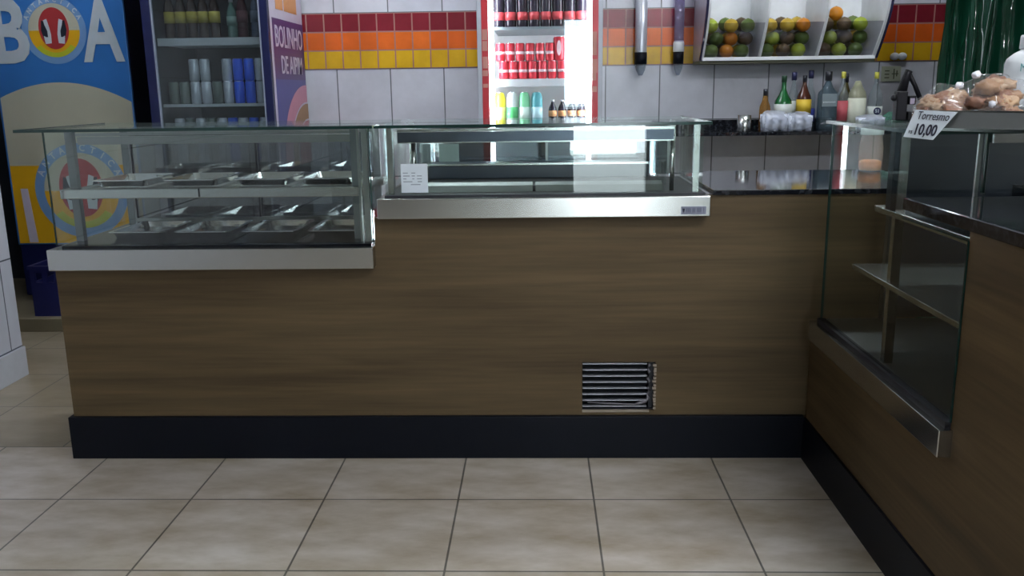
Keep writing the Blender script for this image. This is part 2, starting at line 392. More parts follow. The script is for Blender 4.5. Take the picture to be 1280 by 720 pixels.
# ================================================================== LEFT DISPLAY CASE (low, with a shelf)
GY = YC + .012
L = thing('display_case', 'low glass display case with a middle shelf of empty trays, left end of counter', 'display case', (-1.15, 3.35, .72))
obj('steel_base', boxes([(-1.735, -.577, 3.03, YC + .6, .723, .798)], .003), 'steel_x', L)
deck = [(-1.69, -.60, GY + .01, 3.20, .798, .815), (-1.69, -.60, 3.60, 3.68, .798, .815)]
obj('deck', boxes([(-1.70, -.59, YC - .002, 3.66, .798, .806)]), mat('black_glass_deck', (.004, .005, .009), .08), L)
obj('front_glass', box(-1.725, -.583, GY, GY + .006, .806, 1.207), 'glass', L)
obj('side_glass', box(-1.725, -1.719, GY + .006, 3.62, .806, 1.207), 'glass', L)
obj('side_glass', box(-.589, -.583, GY + .006, 3.62, .806, 1.207), 'glass', L)
objs('glass_edge', [(-1.7275, -1.7245, GY - .001, GY + .007, .806, 1.207), (-.5855, -.5825, GY - .001, GY + .007, .806, 1.207)], 'glass_edge', L)
obj('top_glass', box(-1.80, -.562, 3.045, 3.70, 1.207, 1.215), 'glass_haze', L)
objs('top_glass_edge', [(-1.80, -.562, 3.042, 3.046, 1.206, 1.216), (-1.803, -1.799, 3.042, 3.70, 1.206, 1.216)], 'glass_edge', L)
for (x, y) in ((-1.685, 3.19), (-.655, 3.19), (-1.685, 3.62), (-.655, 3.62)):
    obj('post', box(x - .014, x + .014, y - .012, y + .012, .806, 1.20), 'post_steel', L)
objs('corner_profile', [(-.635, -.628, 3.12, 3.15, .806, 1.205), (-.618, -.598, 3.12, 3.14, .806, 1.205)], 'steel_dark', L)
objs('header_rail', [(-1.66, -.66, 3.19, 3.23, 1.155, 1.182), (-1.66, -.66, 3.18, 3.20, 1.186, 1.196)], 'steel_dark', L)
objs('rear_rail', [(-1.67, -.65, 3.61, 3.63, 1.17, 1.20), (-1.67, -.65, 3.61, 3.63, .985, 1.01), (-1.67, -.65, 3.61, 3.63, .806, .83)], 'steel_dark', L)
# the middle shelf with openings for the trays
SX0, SX1, SZ = -1.715, -.61, 1.0
sh = bmesh.new(); bx(sh, SX0, SX1, 3.13, 3.20, SZ - .034, SZ, .003); bx(sh, SX0, SX1, 3.50, 3.60, SZ - .034, SZ)
for x in (-1.66, -1.40, -1.14, -.88, -.66): bx(sh, x - .018, x + .018, 3.20, 3.50, SZ - .012, SZ)
obj('shelf', sh, 'steel', L)
obj('shelf_joint', box(-1.212, -1.207, 3.127, 3.131, SZ - .03, SZ), 'black', L)
# rear sliding doors
for (x0, x1, y) in ((-1.66, -1.14, 3.605), (-1.18, -.66, 3.62)):
    for (z0, z1) in ((.83, .985), (1.01, 1.17)):
        dd = obj('sliding_door', box(x0, x1, y, y + .005, z0, z1), 'mirror_glass', L)
        objs('door_edge', [(x0 if x0 < -1.3 else x0, x0 + .008, y - .003, y + .008, z0, z1), (x1 - .008, x1, y - .003, y + .008, z0, z1)], 'black', dd)

def make_tray(w, dpt, h):
    t = thing('serving_tray', '', 'tray')
    bm = bmesh.new(); r = .012
    def loop(x, y, z, n=5, cr=.02):
        pts = []
        for (sx, sy, a0) in ((1, 1, 0), (-1, 1, PI / 2), (-1, -1, PI), (1, -1, 3 * PI / 2)):
            for k in range(n):
                a = a0 + PI / 2 * k / (n - 1); pts.append(bm.verts.new((sx * (x - cr) + cr * math.cos(a), sy * (y - cr) + cr * math.sin(a), z)))
        return pts
    R = [loop(w / 2, dpt / 2, 0), loop(w / 2, dpt / 2, .003), loop(w / 2 - r, dpt / 2 - r, .003), loop(w / 2 - r - .008, dpt / 2 - r - .008, -h), ]
    for a, b in zip(R, R[1:]):
        for k in range(len(a)): bm.faces.new((a[k], a[(k + 1) % len(a)], b[(k + 1) % len(a)], b[k]))
    bm.faces.new(R[-1])
    obj('basin', bm, 'tray', t, True)
    return t
# lower deck: the trays stand on the granite, rims up
tr0 = make_tray(.235, .17, .0); bpy.data.objects.remove(tr0.children[0]); bpy.data.objects.remove(tr0)
def make_pan():
    t = thing('serving_tray', '', 'tray')
    bm = bmesh.new(); w, dp, h, cr = .106, .150, .022, .02
    def loop(x, y, z, n=5, c=cr):
        pts = []
        for (sx, sy, a0) in ((1, 1, 0), (-1, 1, PI / 2), (-1, -1, PI), (1, -1, 3 * PI / 2)):
            for k in range(n):
                a = a0 + PI / 2 * k / (n - 1); pts.append(bm.verts.new((sx * (x - c) + c * math.cos(a), sy * (y - c) + c * math.sin(a), z)))
        return pts
    R = [loop(w - .02, dp - .02, 0), loop(w - .012, dp - .012, h - .002), loop(w, dp, h), loop(w, dp, h + .002), loop(w - .013, dp - .013, h + .002), loop(w - .022, dp - .022, .003)]
    bm.faces.new(R[0])
    for a, b in zip(R, R[1:]):
        for k in range(len(a)): bm.faces.new((a[k], a[(k + 1) % len(a)], b[(k + 1) % len(a)], b[k]))
    bm.faces.new(R[-1])
    for f in bm.faces: f.smooth = False
    obj('pan', bm, 'tray', t, True)
    bm = bmesh.new(); tube([(w - .03, 0, h + .004), (w - .002, 0, h + .004)], .003, 6, bm); obj('rim_bead', bm, 'steel', t, True)
    return t
pan = make_pan()
low = [(-1.50, 'second'), (-1.25, 'third'), (-1.0, 'fourth'), (-.75, 'fifth')]
names_low = ['empty steel serving tray on the lower deck of left display case, leftmost of four',
             'empty steel serving tray on the lower deck of left display case, second from left',
             'empty steel serving tray on the lower deck of left display case, third from left',
             'empty steel serving tray on the lower deck of left display case, rightmost of four']
for k, (x, _) in enumerate(low):
    loc = (x, 3.37, .806)
    if k == 0: pan.location = loc; pan['label'] = names_low[0]; pan['group'] = 'trays on the lower deck'; first = pan
    else: dup(pan, loc, 0, names_low[k], 'trays on the lower deck')
names_up = ['empty steel tray set in the middle shelf of left display case, leftmost of four',
            'empty steel tray set in the middle shelf of left display case, second from left',
            'empty steel tray set in the middle shelf of left display case, third from left',
            'empty steel tray set in the middle shelf of left display case, rightmost of four']
for k, x in enumerate((-1.53, -1.27, -1.01, -.77)):
    dup(pan, (x, 3.355, SZ), 0, names_up[k], 'trays on the middle shelf')

# ================================================================== CENTRE DISPLAY CASE (higher, refrigerated)
C = thing('display_case', 'glass display case with a price paper on its front, middle of counter', 'display case', (0, 3.35, .9))
obj('steel_base', box(-.557, .587, 3.03, YC + .6, .897, .967, .003), 'steel_x', C)
badge = obj('badge', box(.487, .572, 3.0285, 3.031, .905, .932), mat('grey_badge', (.22, .23, .30), .5), C)
bm = boxes([(.505 + k * .0052, .505 + k * .0052 + .003, 3.0272, 3.029, .912, .928) for k in (0, 1, 2, 4, 5, 7, 8, 9, 11)])
obj('badge_mark', bm, mat('badge_ink', (.10, .11, .17), .5), badge)
bm = prism([(.491, .925), (.5, .925), (.4955, .909)], .001, lambda u, v, w: (u, 3.0284 - w, v)); obj('badge_emblem', bm, 'ink', badge)
obj('deck', boxes([(-.535, .575, YC - .004, 3.66, .967, .974)]), 'rubber', C)
obj('front_glass', box(-.535, .567, GY, GY + .006, .974, 1.207), 'glass', C)
obj('side_glass', box(-.535, -.529, GY + .006, 3.62, .974, 1.207), 'glass', C)
obj('side_glass', box(.561, .567, GY + .006, 3.62, .974, 1.207), 'glass', C)
obj('top_glass', box(-.558, .583, 3.045, 3.70, 1.207, 1.215), 'glass_haze', C)
objs('top_glass_edge', [(-.558, .583, 3.042, 3.046, 1.206, 1.216), (.582, .586, 3.042, 3.70, 1.206, 1.216)], 'glass_edge', C)
for (x, y) in ((-.515, 3.105), (.545, 3.105), (-.51, 3.62), (.54, 3.62)):
    obj('post', box(x - .010, x + .010, y - .01, y + .01, .974, 1.205), 'steel', C)
obj('header_rail', box(-.49, .47, 3.12, 3.17, 1.154, 1.188), steel_mat('blue_grey_rail', (8, 8, 8), (.085, .10, .13), rough=.3, amt=.05), C)
objs('bright_trim', [(-.49, .47, 3.115, 3.13, 1.190, 1.199), (-.49, .47, 3.118, 3.122, 1.150, 1.154)], 'steel', C)
obj('cold_plate', boxes([(-.49, .44, 3.16, 3.56, .974, .995)], .006), 'rubber', C)
bm = bmesh.new()
for k, (x0, x1) in enumerate(((-.49, -.02), (-.01, .44))):
    prism([(3.14, .976), (3.20, .976), (3.20, 1.004), (3.19, 1.006), (3.165, .996)], x1 - x0, lambda u, v, w: (x0 + w, u, v), bm)
obj('air_duct', bm, 'steel_dark', C)
obj('evaporator', box(-.42, .42, 3.42, 3.55, .995, 1.052, .004), mat('dark_blue_grey_panel', (.03, .045, .07), .3), C)
obj('evaporator_lip', box(-.42, .42, 3.414, 3.421, 1.047, 1.054), 'steel', C)
for x in (-.415, .445): obj('glass_divider', box(x, x + .006, 3.15, 3.58, .995, 1.150), 'glass', C)
for x in (-.44, .47): obj('divider_post', tube([(x, 3.15, .974), (x, 3.15, 1.15)], .008), 'steel', C)
for (x0, x1, y) in ((-.50, .04, 3.60), (0, .53, 3.615)):
    dd = obj('sliding_door', box(x0, x1, y, y + .005, .99, 1.19), 'mirror_glass', C)
    objs('door_edge', [(x0, x0 + .01, y - .003, y + .008, .99, 1.19), (x1 - .01, x1, y - .003, y + .008, .99, 1.19)], 'steel_dark', dd)
pn = thing('price_notice', 'white typed paper notice taped inside front glass of the middle display case', 'notice', (-.43, GY, .98))
obj('sheet', box(-.477, -.384, GY - .0025, GY - .0005, .982, 1.082), 'paper', pn)
bm = bmesh.new()
for row, segs in enumerate([((.07, .26), (.39, .54)), ((.08, .33), (.4, .52), (.6, .78)), ((.08, .2), (.42, .5), (.6, .78)), ((.08, .42), (.62, .78)), ((.36, .72),)]):
    z = 1.082 - .1 * (.31 + .1 * row)
    for a, b in segs: bx(bm, -.477 + .093 * a, -.477 + .093 * b, GY - .0032, GY - .0024, z - .0022, z + .0012)
obj('typed_lines', bm, 'ink_grey', pn)
tag(obj('blank_notice', box(-.398, -.318, 3.592, 3.594, 1.04, 1.119), 'paper_green'), 'small blank greenish paper stuck on rear sliding door of the middle display case', 'notice')

# ================================================================== RIGHT COUNTER
XF = .962
R = thing('side_counter', 'wood-clad counter running toward the viewer at right with black plinth', 'counter', (1.4, 2.0, 0))
obj('front_panel', boxes([(XF, XF + .02, .6, 3.055, .15, .50), (XF, XF + .02, .6, 1.985, .50, 1.008)]), 'wood_side', R)
obj('plinth', box(.953, .963, .6, 3.057, 0, .158), 'black', R)
obj('carcass', boxes([(XF + .02, 1.62, .6, 3.05, .12, .14), (1.60, 1.62, .6, 3.05, .14, 1.0), (XF + .02, 1.6, 1.93, 1.98, .14, 1.0)]), 'dark_int', R)
tag(obj('granite_slab', box(.957, 1.95, .6, 2.352, 1.008, 1.040, .003), 'granite'), 'thick black granite slab on top of the right wooden counter', 'worktop')
K = thing('corner_display_case', 'tall glass display case with steel shelves set in the right counter', 'display case', (1.3, 2.5, .47))
obj('steel_base', box(.930, 1.56, 1.972, 2.985, .473, .540, .002), 'steel_x', K)
obj('rubber_strip', boxes([(.948, .972, 1.985, 2.956, .540, .556)]), 'rubber', K)
obj('deck', box(.975, 1.56, 1.99, 2.97, .540, .550), 'steel_dark', K)
obj('front_glass', boxes([(XF - .003, XF + .003, 1.985, 2.352, .556, .985), (XF - .003, XF + .003, 2.352, 2.956, .556, 1.21)]), 'glass', K)
objs('glass_edge', [(XF - .004, XF + .004, 1.982, 1.986, .556, .985), (XF - .004, XF + .004, 2.955, 2.958, .556, 1.21), (XF - .004, XF + .004, 1.985, 2.352, .984, .987)], 'glass_edge', K)
obj('shelf', boxes([(.972, 1.5, 1.995, 2.585, .972, .990)], .002), 'steel', K)
obj('shelf', boxes([(.972, 1.5, 1.995, 2.732, .772, .788)], .002), 'steel', K)
obj('post', box(.985, 1.010, 2.462, 2.487, .550, 1.205), 'steel', K)
obj('post', box(1.16, 1.19, 2.95, 2.975, .550, 1.205), 'steel_dark', K)
obj('dark_frame', box(.970, .984, 2.465, 2.50, .990, 1.205), 'black', K)
obj('darkening_panel', boxes([(1.20, 1.90, 2.985, 3.0, .550, 1.205), (1.57, 1.585, 1.99, 2.985, .55, 1.0), (1.89, 1.90, 2.40, 2.985, 1.04, 1.205)]), 'dark_int', K)  # opaque dark panels added so the inside of the case looks dark
obj('end_glass', box(.985, 1.89, 2.428, 2.434, 1.041, 1.205), 'glass', K)
obj('glass_joint', box(1.196, 1.202, 2.424, 2.438, 1.041, 1.205), 'glass_edge', K)
obj('header_rail', box(1.202, 1.89, 2.40, 2.44, 1.175, 1.203), 'steel', K)
objs('inner_rail', [(1.27, 1.28, 2.62, 2.63, 1.0, 1.2), (1.34, 1.35, 2.72, 2.73, 1.0, 1.2), (1.44, 1.45, 2.62, 2.63, 1.0, 1.2)], 'steel_dark', K)
obj('top_glass', box(.958, 1.95, 2.285, 3.02, 1.206, 1.2145), 'glass_haze', K)
objs('top_glass_edge', [(.955, .959, 2.285, 3.02, 1.2055, 1.2160), (.955, 1.95, 2.282, 2.286, 1.2055, 1.2160)], 'glass_edge', K)

# tray with bags on top
TC = Vector((1.2115, 2.2355, 1.2165)); ta = -.86
T = thing('display_tray', 'shallow steel tray of bagged snacks on top of the right glass case', 'tray', TC, ta)
bm = bmesh.new()
def rloop(bm, x, y, z, c, n=7):
    pts = []
    for (sx, sy, a0) in ((1, 1, 0), (-1, 1, PI / 2), (-1, -1, PI), (1, -1, 3 * PI / 2)):
        for k in range(n):
            a = a0 + PI / 2 * k / (n - 1); pts.append(bm.verts.new((sx * (x - c) + c * math.cos(a), sy * (y - c) + c * math.sin(a), z)))
    return pts
TW, TD, TH = .2125, .19, .050
RR = [rloop(bm, TW - .02, TD - .02, 0, .04), rloop(bm, TW - .006, TD - .006, .008, .045), rloop(bm, TW, TD, TH - .004, .05), rloop(bm, TW + .004, TD + .004, TH, .05), rloop(bm, TW - .004, TD - .004, TH, .05), rloop(bm, TW - .012, TD - .012, .008, .045), rloop(bm, TW - .03, TD - .03, .003, .04)]
bm.faces.new(RR[0])
for a, b in zip(RR, RR[1:]):
    for k in range(len(a)): bm.faces.new((a[k], a[(k + 1) % len(a)], b[(k + 1) % len(a)], b[k]))
bm.faces.new(RR[-1]); obj('tray_body', bm, 'steel_dark', T, True)

film = glassm('clear_bag_film', (.98, .98, .99), 1.5, rough=.07, haze=.05, hazecol=(.85, .87, .92))
rind = [mat('golden_crackling', (.36, .19, .09), .55, noise=(25, .45)), mat('brown_crackling', (.24, .10, .05), .55, noise=(25, .5)), mat('pale_crackling', (.46, .30, .18), .55, noise=(25, .4))]
def snack_bag(x, y, z, sc, seed, label, n=9, knot=(0, 0)):
    t = thing('snack_bag', label, 'bag of snacks', (x, y, z), 0, 'bags of pork crackling on the tray')
    f = blob(1, 4, .22, sc, seed, 2.2)
    for v in f.verts:
        v.co.z = max(v.co.z, -sc[2] * .72); v.co.z += sc[2] * .72
        v.co += v.normal * .0
    obj('bag_film', f, film, t, True)
    rnd = random.Random(seed)
    for k in range(n):
        a = rnd.uniform(0, 2 * PI); rr = math.sqrt(rnd.random()) * .70; zz = rnd.uniform(.3, 1.25) * sc[2]
        p = blob(rnd.uniform(.30, .42) * min(sc) * 1.15, 3, .55, (1.25, 1, .8), seed * 10 + k, 3.2)
        kk = 1 - .45 * zz / (sc[2] * 1.4)
        obj('pork_crackling', shift(p, math.cos(a) * rr * sc[0] * kk, math.sin(a) * rr * sc[1] * kk, zz), rind[k % 3], t, True)
    kb = blob(.010, 2, .3, (1.1, .9, .9), seed); shift(kb, knot[0], knot[1], sc[2] * 1.68); obj('knot', kb, mat('gathered_white_film', (.8, .8, .86), .3), t, True)
    return t
snack_bag(1.012, 2.28, 1.2205, (.070, .058, .062), 2, 'clear bag of pork crackling at left end of the tray, above the price sign', 20, (.03, 0))
snack_bag(1.105, 2.19, 1.2205, (.066, .056, .036), 4, 'clear bag of pork crackling lying under the biggest bag', 12, (-.02, 0))
snack_bag(1.105, 2.235, 1.266, (.074, .060, .050), 5, 'biggest bag of pork crackling, on top of the pile in the tray', 22, (-.045, .0))
snack_bag(1.180, 2.12, 1.2205, (.050, .05, .040), 9, 'bag of pork crackling at right edge of photo, below the white bottle', 12, (.0, 0))

# price sign
SN = thing('price_sign', 'white hand-printed card reading Torresmo 10,00 hung from the steel tray', 'price sign', (.96, 2.24, 1.2))
def card_pt(px, py):   # corner of the card on the upright plane along the tray's front rim
    A0 = Vector((.972, 2.198, 0)); dd = Vector((.652, -.758, 0)).normalized(); nrm = dd.cross(Vector((0, 0, 1)))
    r = CAMR @ Vector(((px - 640) / 1108.97, (360 - py) / 1108.97, -1)); o = Vector((0, 0, CAM_H))
    return o + r * ((A0 - o).dot(nrm) / r.dot(nrm))
A_, B_, Cc, D_ = [card_pt(*p) for p in ((1144, 137), (1197, 140), (1166, 175), (1129, 171))]
bm = bmesh.new(); nn = (B_ - A_).cross(D_ - A_).normalized() * .0012
for q in ((A_, B_, Cc, D_),):
    a = [bm.verts.new(p) for p in q]; b = [bm.verts.new(p + nn) for p in q]; bm.faces.new(a); bm.faces.new(b[::-1])
    for i in range(4): bm.faces.new((a[i], b[i], b[(i + 1) % 4], a[(i + 1) % 4]))
obj('card', bm, 'paper', SN)
xd = (B_ - A_).normalized(); yd = (A_ + B_ - Cc - D_).normalized(); zd = xd.cross(yd).normalized(); yd = zd.cross(xd)
front = zd if zd.y < 0 else -zd
def on_card(u, v): return D_.lerp(Cc, u).lerp(A_.lerp(B_, u), v) + front * .0022
text('lettering', 'Torresmo', .028, 'ink', SN, on_card(.52, .80), xd, yd, .68, .35, .0004)
text('price', '10,00', .038, 'ink', SN, on_card(.54, .30), xd, yd, .68, .3, .0004, bold=.0008)
text('currency', 'R$', .011, 'ink', SN, on_card(.16, .20), xd, yd, .8, .2, .0004)

# white bottle
J = thing('white_bottle', 'large white plastic bottle with green lettering, cut by right edge of photo', 'bottle', (1.340, 2.52, 1.2150))
obj('bottle_body', lathe([(0, 0), (.060, 0), (.065, .006), (.065, .165), (.061, .178), (.045, .192), (.031, .200), (.030, .206)], (1.340, 2.52, 1.2150), 40), 'white', J)
obj('cap', lathe([(.030, .203), (.034, .204), (.033, .236), (.031, .240), (0, .240)], (1.340, 2.52, 1.2150), 32), 'white', J)
text('lettering', 'MINE', .030, mat('teal_ink', (.03, .22, .22), .5), J, (1.340 - .0360, 2.52 - .0585, 1.368), (.89, -.45, 0), (0, 0, 1), .62, 0, .001)

# black lever press
BP = thing('lever_press', 'black lever press with slanting handle standing behind the snack tray', 'kitchen tool', (1.195, 2.96, 1.2150))
o_ = Vector((1.195, 2.96, 1.2150))
blk = mat('black_cast_metal', (.004, .0035, .006), .5, spec=.25)
def P3(x, y, z): return tuple(o_ + Vector((x * .85, y, z * .88)))
objs('stand', [(o_.x - .042, o_.x - .008, o_.y - .018, o_.y + .018, o_.z, o_.z + .093)], blk, BP, .004)
objs('stand', [(o_.x - .005, o_.x + .018, o_.y - .02, o_.y + .02, o_.z, o_.z + .028), (o_.x - .005, o_.x + .018, o_.y - .02, o_.y + .02, o_.z + .05, o_.z + .078)], blk, BP, .003)
obj('press_arm', tube([P3(-.028, 0, .10), P3(-.012, 0, .165), P3(-.006, 0, .178)], [.016, .011, .012], 12), blk, BP)
obj('handle', tube([P3(-.005, 0, .165), P3(.02, 0, .125), P3(.045, 0, .075)], [.008, .007, .008], 10), blk, BP)
obj('knob', shift(blob(.011, 2, 0), *P3(-.054, 0, .082)), blk, BP)
obj('tag', box(o_.x - .002, o_.x + .012, o_.y - .0215, o_.y - .0205, o_.z + .052, o_.z + .07), mat('dull_label', (.3, .25, .33), .6), BP)

# sweets jar on the corner granite
JR = thing('plastic_jar', 'clear plastic jar with white lid seen through the corner glass case', 'jar', (1.36, 3.70, .983))
JL = (1.36, 3.70, .983)
obj('jar_body', lathe([(0, 0), (.043, 0), (.047, .01), (.047, .10), (.040, .14), (.040, .15)], JL, 28), glassm('jar_plastic', (.93, .86, .80), 1.5, rough=.05, haze=.18, hazecol=(.75, .6, .5)), JR)
obj('lid', lathe([(.043, .148), (.045, .15), (.045, .172), (.042, .176), (0, .176)], JL, 28), mat('pale_lid', (.55, .66, .62), .4), JR)
obj('sweets', lathe([(0, .003), (.04, .004), (.043, .02), (.043, .040), (.03, .046), (0, .048)], JL, 20), mat('orange_sweets', (.75, .34, .10), .4, noise=(60, .4)), JR)

# ================================================================== WALL WORKTOP AND WHAT STANDS ON IT
ZS = 1.08
WT = thing('wall_worktop', 'long black granite shelf on the tiled wall carrying bottles', 'shelf', (2.0, 5.3, 1.05))
obj('shelf_top', box(.70, 3.4, 5.03, YW, ZS - .02, ZS, .002), 'granite', WT)
obj('upstand', box(.70, 3.4, YW - .02, YW, ZS, ZS + .05), 'granite', WT)
for x in (.9, 2.45, 3.2): obj('bracket', prism([(YW, ZS - .02), (YW - .35, ZS - .02), (YW - .35, ZS - .035), (YW, ZS - .16)] if x > 2 or x < .8 else [(YW, ZS - .02), (YW - .2, ZS - .02), (YW - .2, ZS - .03), (YW, ZS - .05)], .02, lambda u, v, w: (x + w, u, v)), 'steel_dark', WT)

def gl(name, tint, haze, hc): return glassm(name, tint, 1.5, haze=haze, hazecol=hc)
G_clear = gl('bottle_clear', (.80, .85, .86), .10, (.6, .65, .68)); G_green = mat('bottle_green', (.01, .09, .025), .12); G_brown = mat('bottle_brown', (.06, .02, .012), .12)
G_dark = mat('bottle_dark', (.05, .04, .012), .12); G_amber = gl('bottle_amber', (.75, .5, .2), .3, (.45, .25, .08))
def bottle(x, y, z, w, h, g, cap, lab, labz, label, shoulder=.55, neck=.26, square=False, cap_h=.035, grp='liquor bottles on the wall shelf', capw=1.15, sub=None):
    t = thing('liquor_bottle', label, 'bottle', (x, y, z), 0, grp)
    r = w / 2; nr = r * neck if neck * r > .011 else .011; s = shoulder * h
    prof = [(0, 0), (r * .93, 0), (r, .006), (r, s), (r * .93, s + .02), (r * .55, s + .05), (nr * 1.05, s + .085), (nr, h - cap_h)]
    if square:
        bm = bmesh.new(); R_ = []
        for rr, zz in prof[1:]:
            c = min(.012, rr * .5) if zz <= s + .02 else rr * .99
            R_.append(rloop(bm, rr, rr * .8 if zz < s + .06 else rr, zz, c, 4))
        bm.faces.new(R_[0])
        for a, b in zip(R_, R_[1:]):
            for k in range(len(a)): bm.faces.new((a[k], a[(k + 1) % len(a)], b[(k + 1) % len(a)], b[k])).smooth = True
        obj('bottle_glass', bm, g, t, True)
    else: obj('bottle_glass', lathe(prof, seg=24), g, t, True)
    obj('cap', lathe([(0, h - cap_h - .002), (nr * capw, h - cap_h - .002), (nr * capw, h - .002), (nr * capw * .9, h), (0, h)], seg=18), cap, t, True)
    if lab:
        z0, z1 = labz
        if square: obj('paper_label', box(-r * .85, r * .85, -r * .8 - .0015, -r * .8 - .0002, z0 * h, z1 * h), lab, t, True)
        else: obj('paper_label', lathe([(r + .0006, z0 * h), (r + .0012, z0 * h), (r + .0012, z1 * h), (r + .0006, z1 * h)], seg=24), lab, t, True)
    return t
cb = mat('black_cap', (.012, .013, .02), .35); cbl = mat('blue_black_cap', (.02, .022, .07), .35); cyl = mat('yellow_cap', (.62, .58, .10), .4); cw = mat('cream_cap', (.6, .58, .42), .4)
lw = mat('label_white', (.60, .64, .62), .6); ly = mat('label_yellow', (.62, .42, .03), .6); lr = mat('label_red', (.45, .08, .10), .6); lb = mat('label_blue', (.03, .05, .28), .6); lc = mat('label_cream', (.55, .57, .47), .6, noise=(30, .2)); lg = mat('label_grey', (.16, .20, .22), .5)
B = lambda x, y, w, h, *a, **k: bottle(x, y, ZS, w, h, *a, **k)
b1 = bottle(1.30, 5.22, ZS, .062, .232, G_amber, cb, None, None, 'small amber bottle with black cap, leftmost of the bottles on the wall shelf', .5)
b2 = B(1.41, 5.25, .098, .305, G_green, mat('green_foil', (.01, .05, .02), .4), lw, (.25, .48), 'dark green bottle with a pale round label behind the wrapped cups', shoulder=.48)
B(1.497, 5.36, .06, .325, G_clear, cbl, lw, (.2, .5), 'slim clear bottle with navy cap between the green and brown bottles', capw=1.4, cap_h=.045)
B(1.53, 5.26, .082, .305, G_brown, cb, ly, (.30, .56), 'brown bottle with bright yellow label behind the wrapped cups', shoulder=.56)
B(1.60, 5.38, .062, .335, G_clear, cbl, lb, (.12, .35), 'slim clear bottle with navy cap and blue label right of the brown bottle', capw=1.4, cap_h=.045)
q = B(1.658, 5.24, .098, .325, gl('bottle_smoke', (.45, .55, .6), .25, (.16, .22, .26)), cb, lg, (.40, .62), 'broad smoky square bottle with black cap, the widest in the row', shoulder=.58, square=True, capw=1.5, cap_h=.05)
bx5 = bmesh.new()
for k in range(8): bx(bx5, -.036 + k * .009, -.036 + k * .009 + .005, -.0425, -.0408, .150 + .002 * (k % 2), .158)
obj('label_lettering', bx5, mat('label_pale_ink', (.5, .55, .58), .6), q, True)
B(1.745, 5.25, .066, .322, G_clear, cyl, lr, (.14, .5), 'clear bottle with yellow cap and red label beside the broad smoky bottle', shoulder=.56)
B(1.805, 5.38, .075, .315, G_dark, cb, None, None, 'olive brown bottle with black cap behind the cream-labelled bottle', capw=1.3, cap_h=.05)
B(1.822, 5.23, .098, .265, gl('bottle_pale', (.75, .78, .62), .35, (.6, .6, .45)), cw, lc, (.05, .66), 'bottle almost covered by a big cream label', shoulder=.70)
q = B(1.94, 5.27, .080, .318, G_clear, cyl, lw, (.05, .40), 'clear bottle with yellow cap and a dark round 51 badge', shoulder=.55)
dk = prism(disc(0, .10, .021, .021, 24), .002, lambda u, v, w: (u, -.0415 - w, v)); obj('round_badge', dk, mat('badge_navy', (.01, .015, .07), .5), q, True)
text('lettering', '51', .026, 'letter', q, (1.94, 5.27 - .0440, ZS + .10), (1, 0, 0), (0, 0, 1), 1, 0, .0006, bold=.001)
B(1.885, 5.40, .07, .26, G_dark, cb, ly, (.1, .5), 'dark bottle with yellow label standing behind the 51 bottle')

# plastic wrapped cups
wrap = glassm('cup_wrap', (.9, .92, .96), 1.45, rough=.15, haze=.30, hazecol=(.75, .78, .86)); cupm = mat('white_cup', (.62, .66, .76), .4)
def cup_pack(x, y, w, d_, h, nx, ny, label, seed):
    t = thing('cup_pack', label, 'pack of cups', (x, y, ZS), 0, 'wrapped plastic cups on the wall shelf')
    bm = bmesh.new()
    for i in range(nx):
        for j in range(ny):
            lathe([(0, 0), (.017, 0), (.024, h * .8), (.020, h * .8), (0, h * .82)], ((i - (nx - 1) / 2) * .05, (j - (ny - 1) / 2) * .05, .002), 12, bm)
    obj('cups', bm, cupm, t, True)['kind'] = 'stuff'
    f = blob(1, 4, .16, (1, 1, 1), seed, 3)
    for v in f.verts:
        c = v.co; n_ = max(abs(c.x), abs(c.y), abs(c.z)); k = .55 + .45 * c.length / n_ if n_ else 1
        v.co = Vector((c.x * w / 2 * k * 1.05, c.y * d_ / 2 * k * 1.05, c.z * h / 2 * k)); v.co.z = max(v.co.z, -h / 2) + h / 2
    obj('plastic_wrap', f, wrap, t, True)
    return t
cup_pack(1.325, 5.10, .135, .11, .115, 3, 2, 'leftmost clear-wrapped pack of white cups on the wall shelf', 3)
cup_pack(1.462, 5.11, .135, .11, .105, 3, 2, 'clear-wrapped pack of white cups in front of the brown bottle', 6)
cup_pack(1.865, 5.12, .14, .11, .085, 3, 2, 'crumpled clear-wrapped pack of cups in front of the 51 bottle', 8)
mg = thing('steel_mug', 'small steel mug at the left end of the bottles on the wall shelf', 'mug', (1.165, 5.13, ZS))
obj('mug_body', lathe([(0, 0), (.036, 0), (.038, .004), (.038, .09), (.036, .09), (.036, .006), (0, .006)], (1.165, 5.13, ZS), 24), 'steel', mg)
gb = blob(1, 4, .3, (.06, .05, .05), 12, 3)
for v in gb.verts: v.co.z = max(v.co.z, -.04) + .04
tag(obj('plastic_bag', shift(gb, 2.03, 5.25, ZS), glassm('green_film', (.55, .85, .72), 1.45, rough=.1, haze=.3, hazecol=(.2, .5, .38))), 'crumpled green plastic bag on the wall shelf right of the 51 bottle', 'plastic bag')

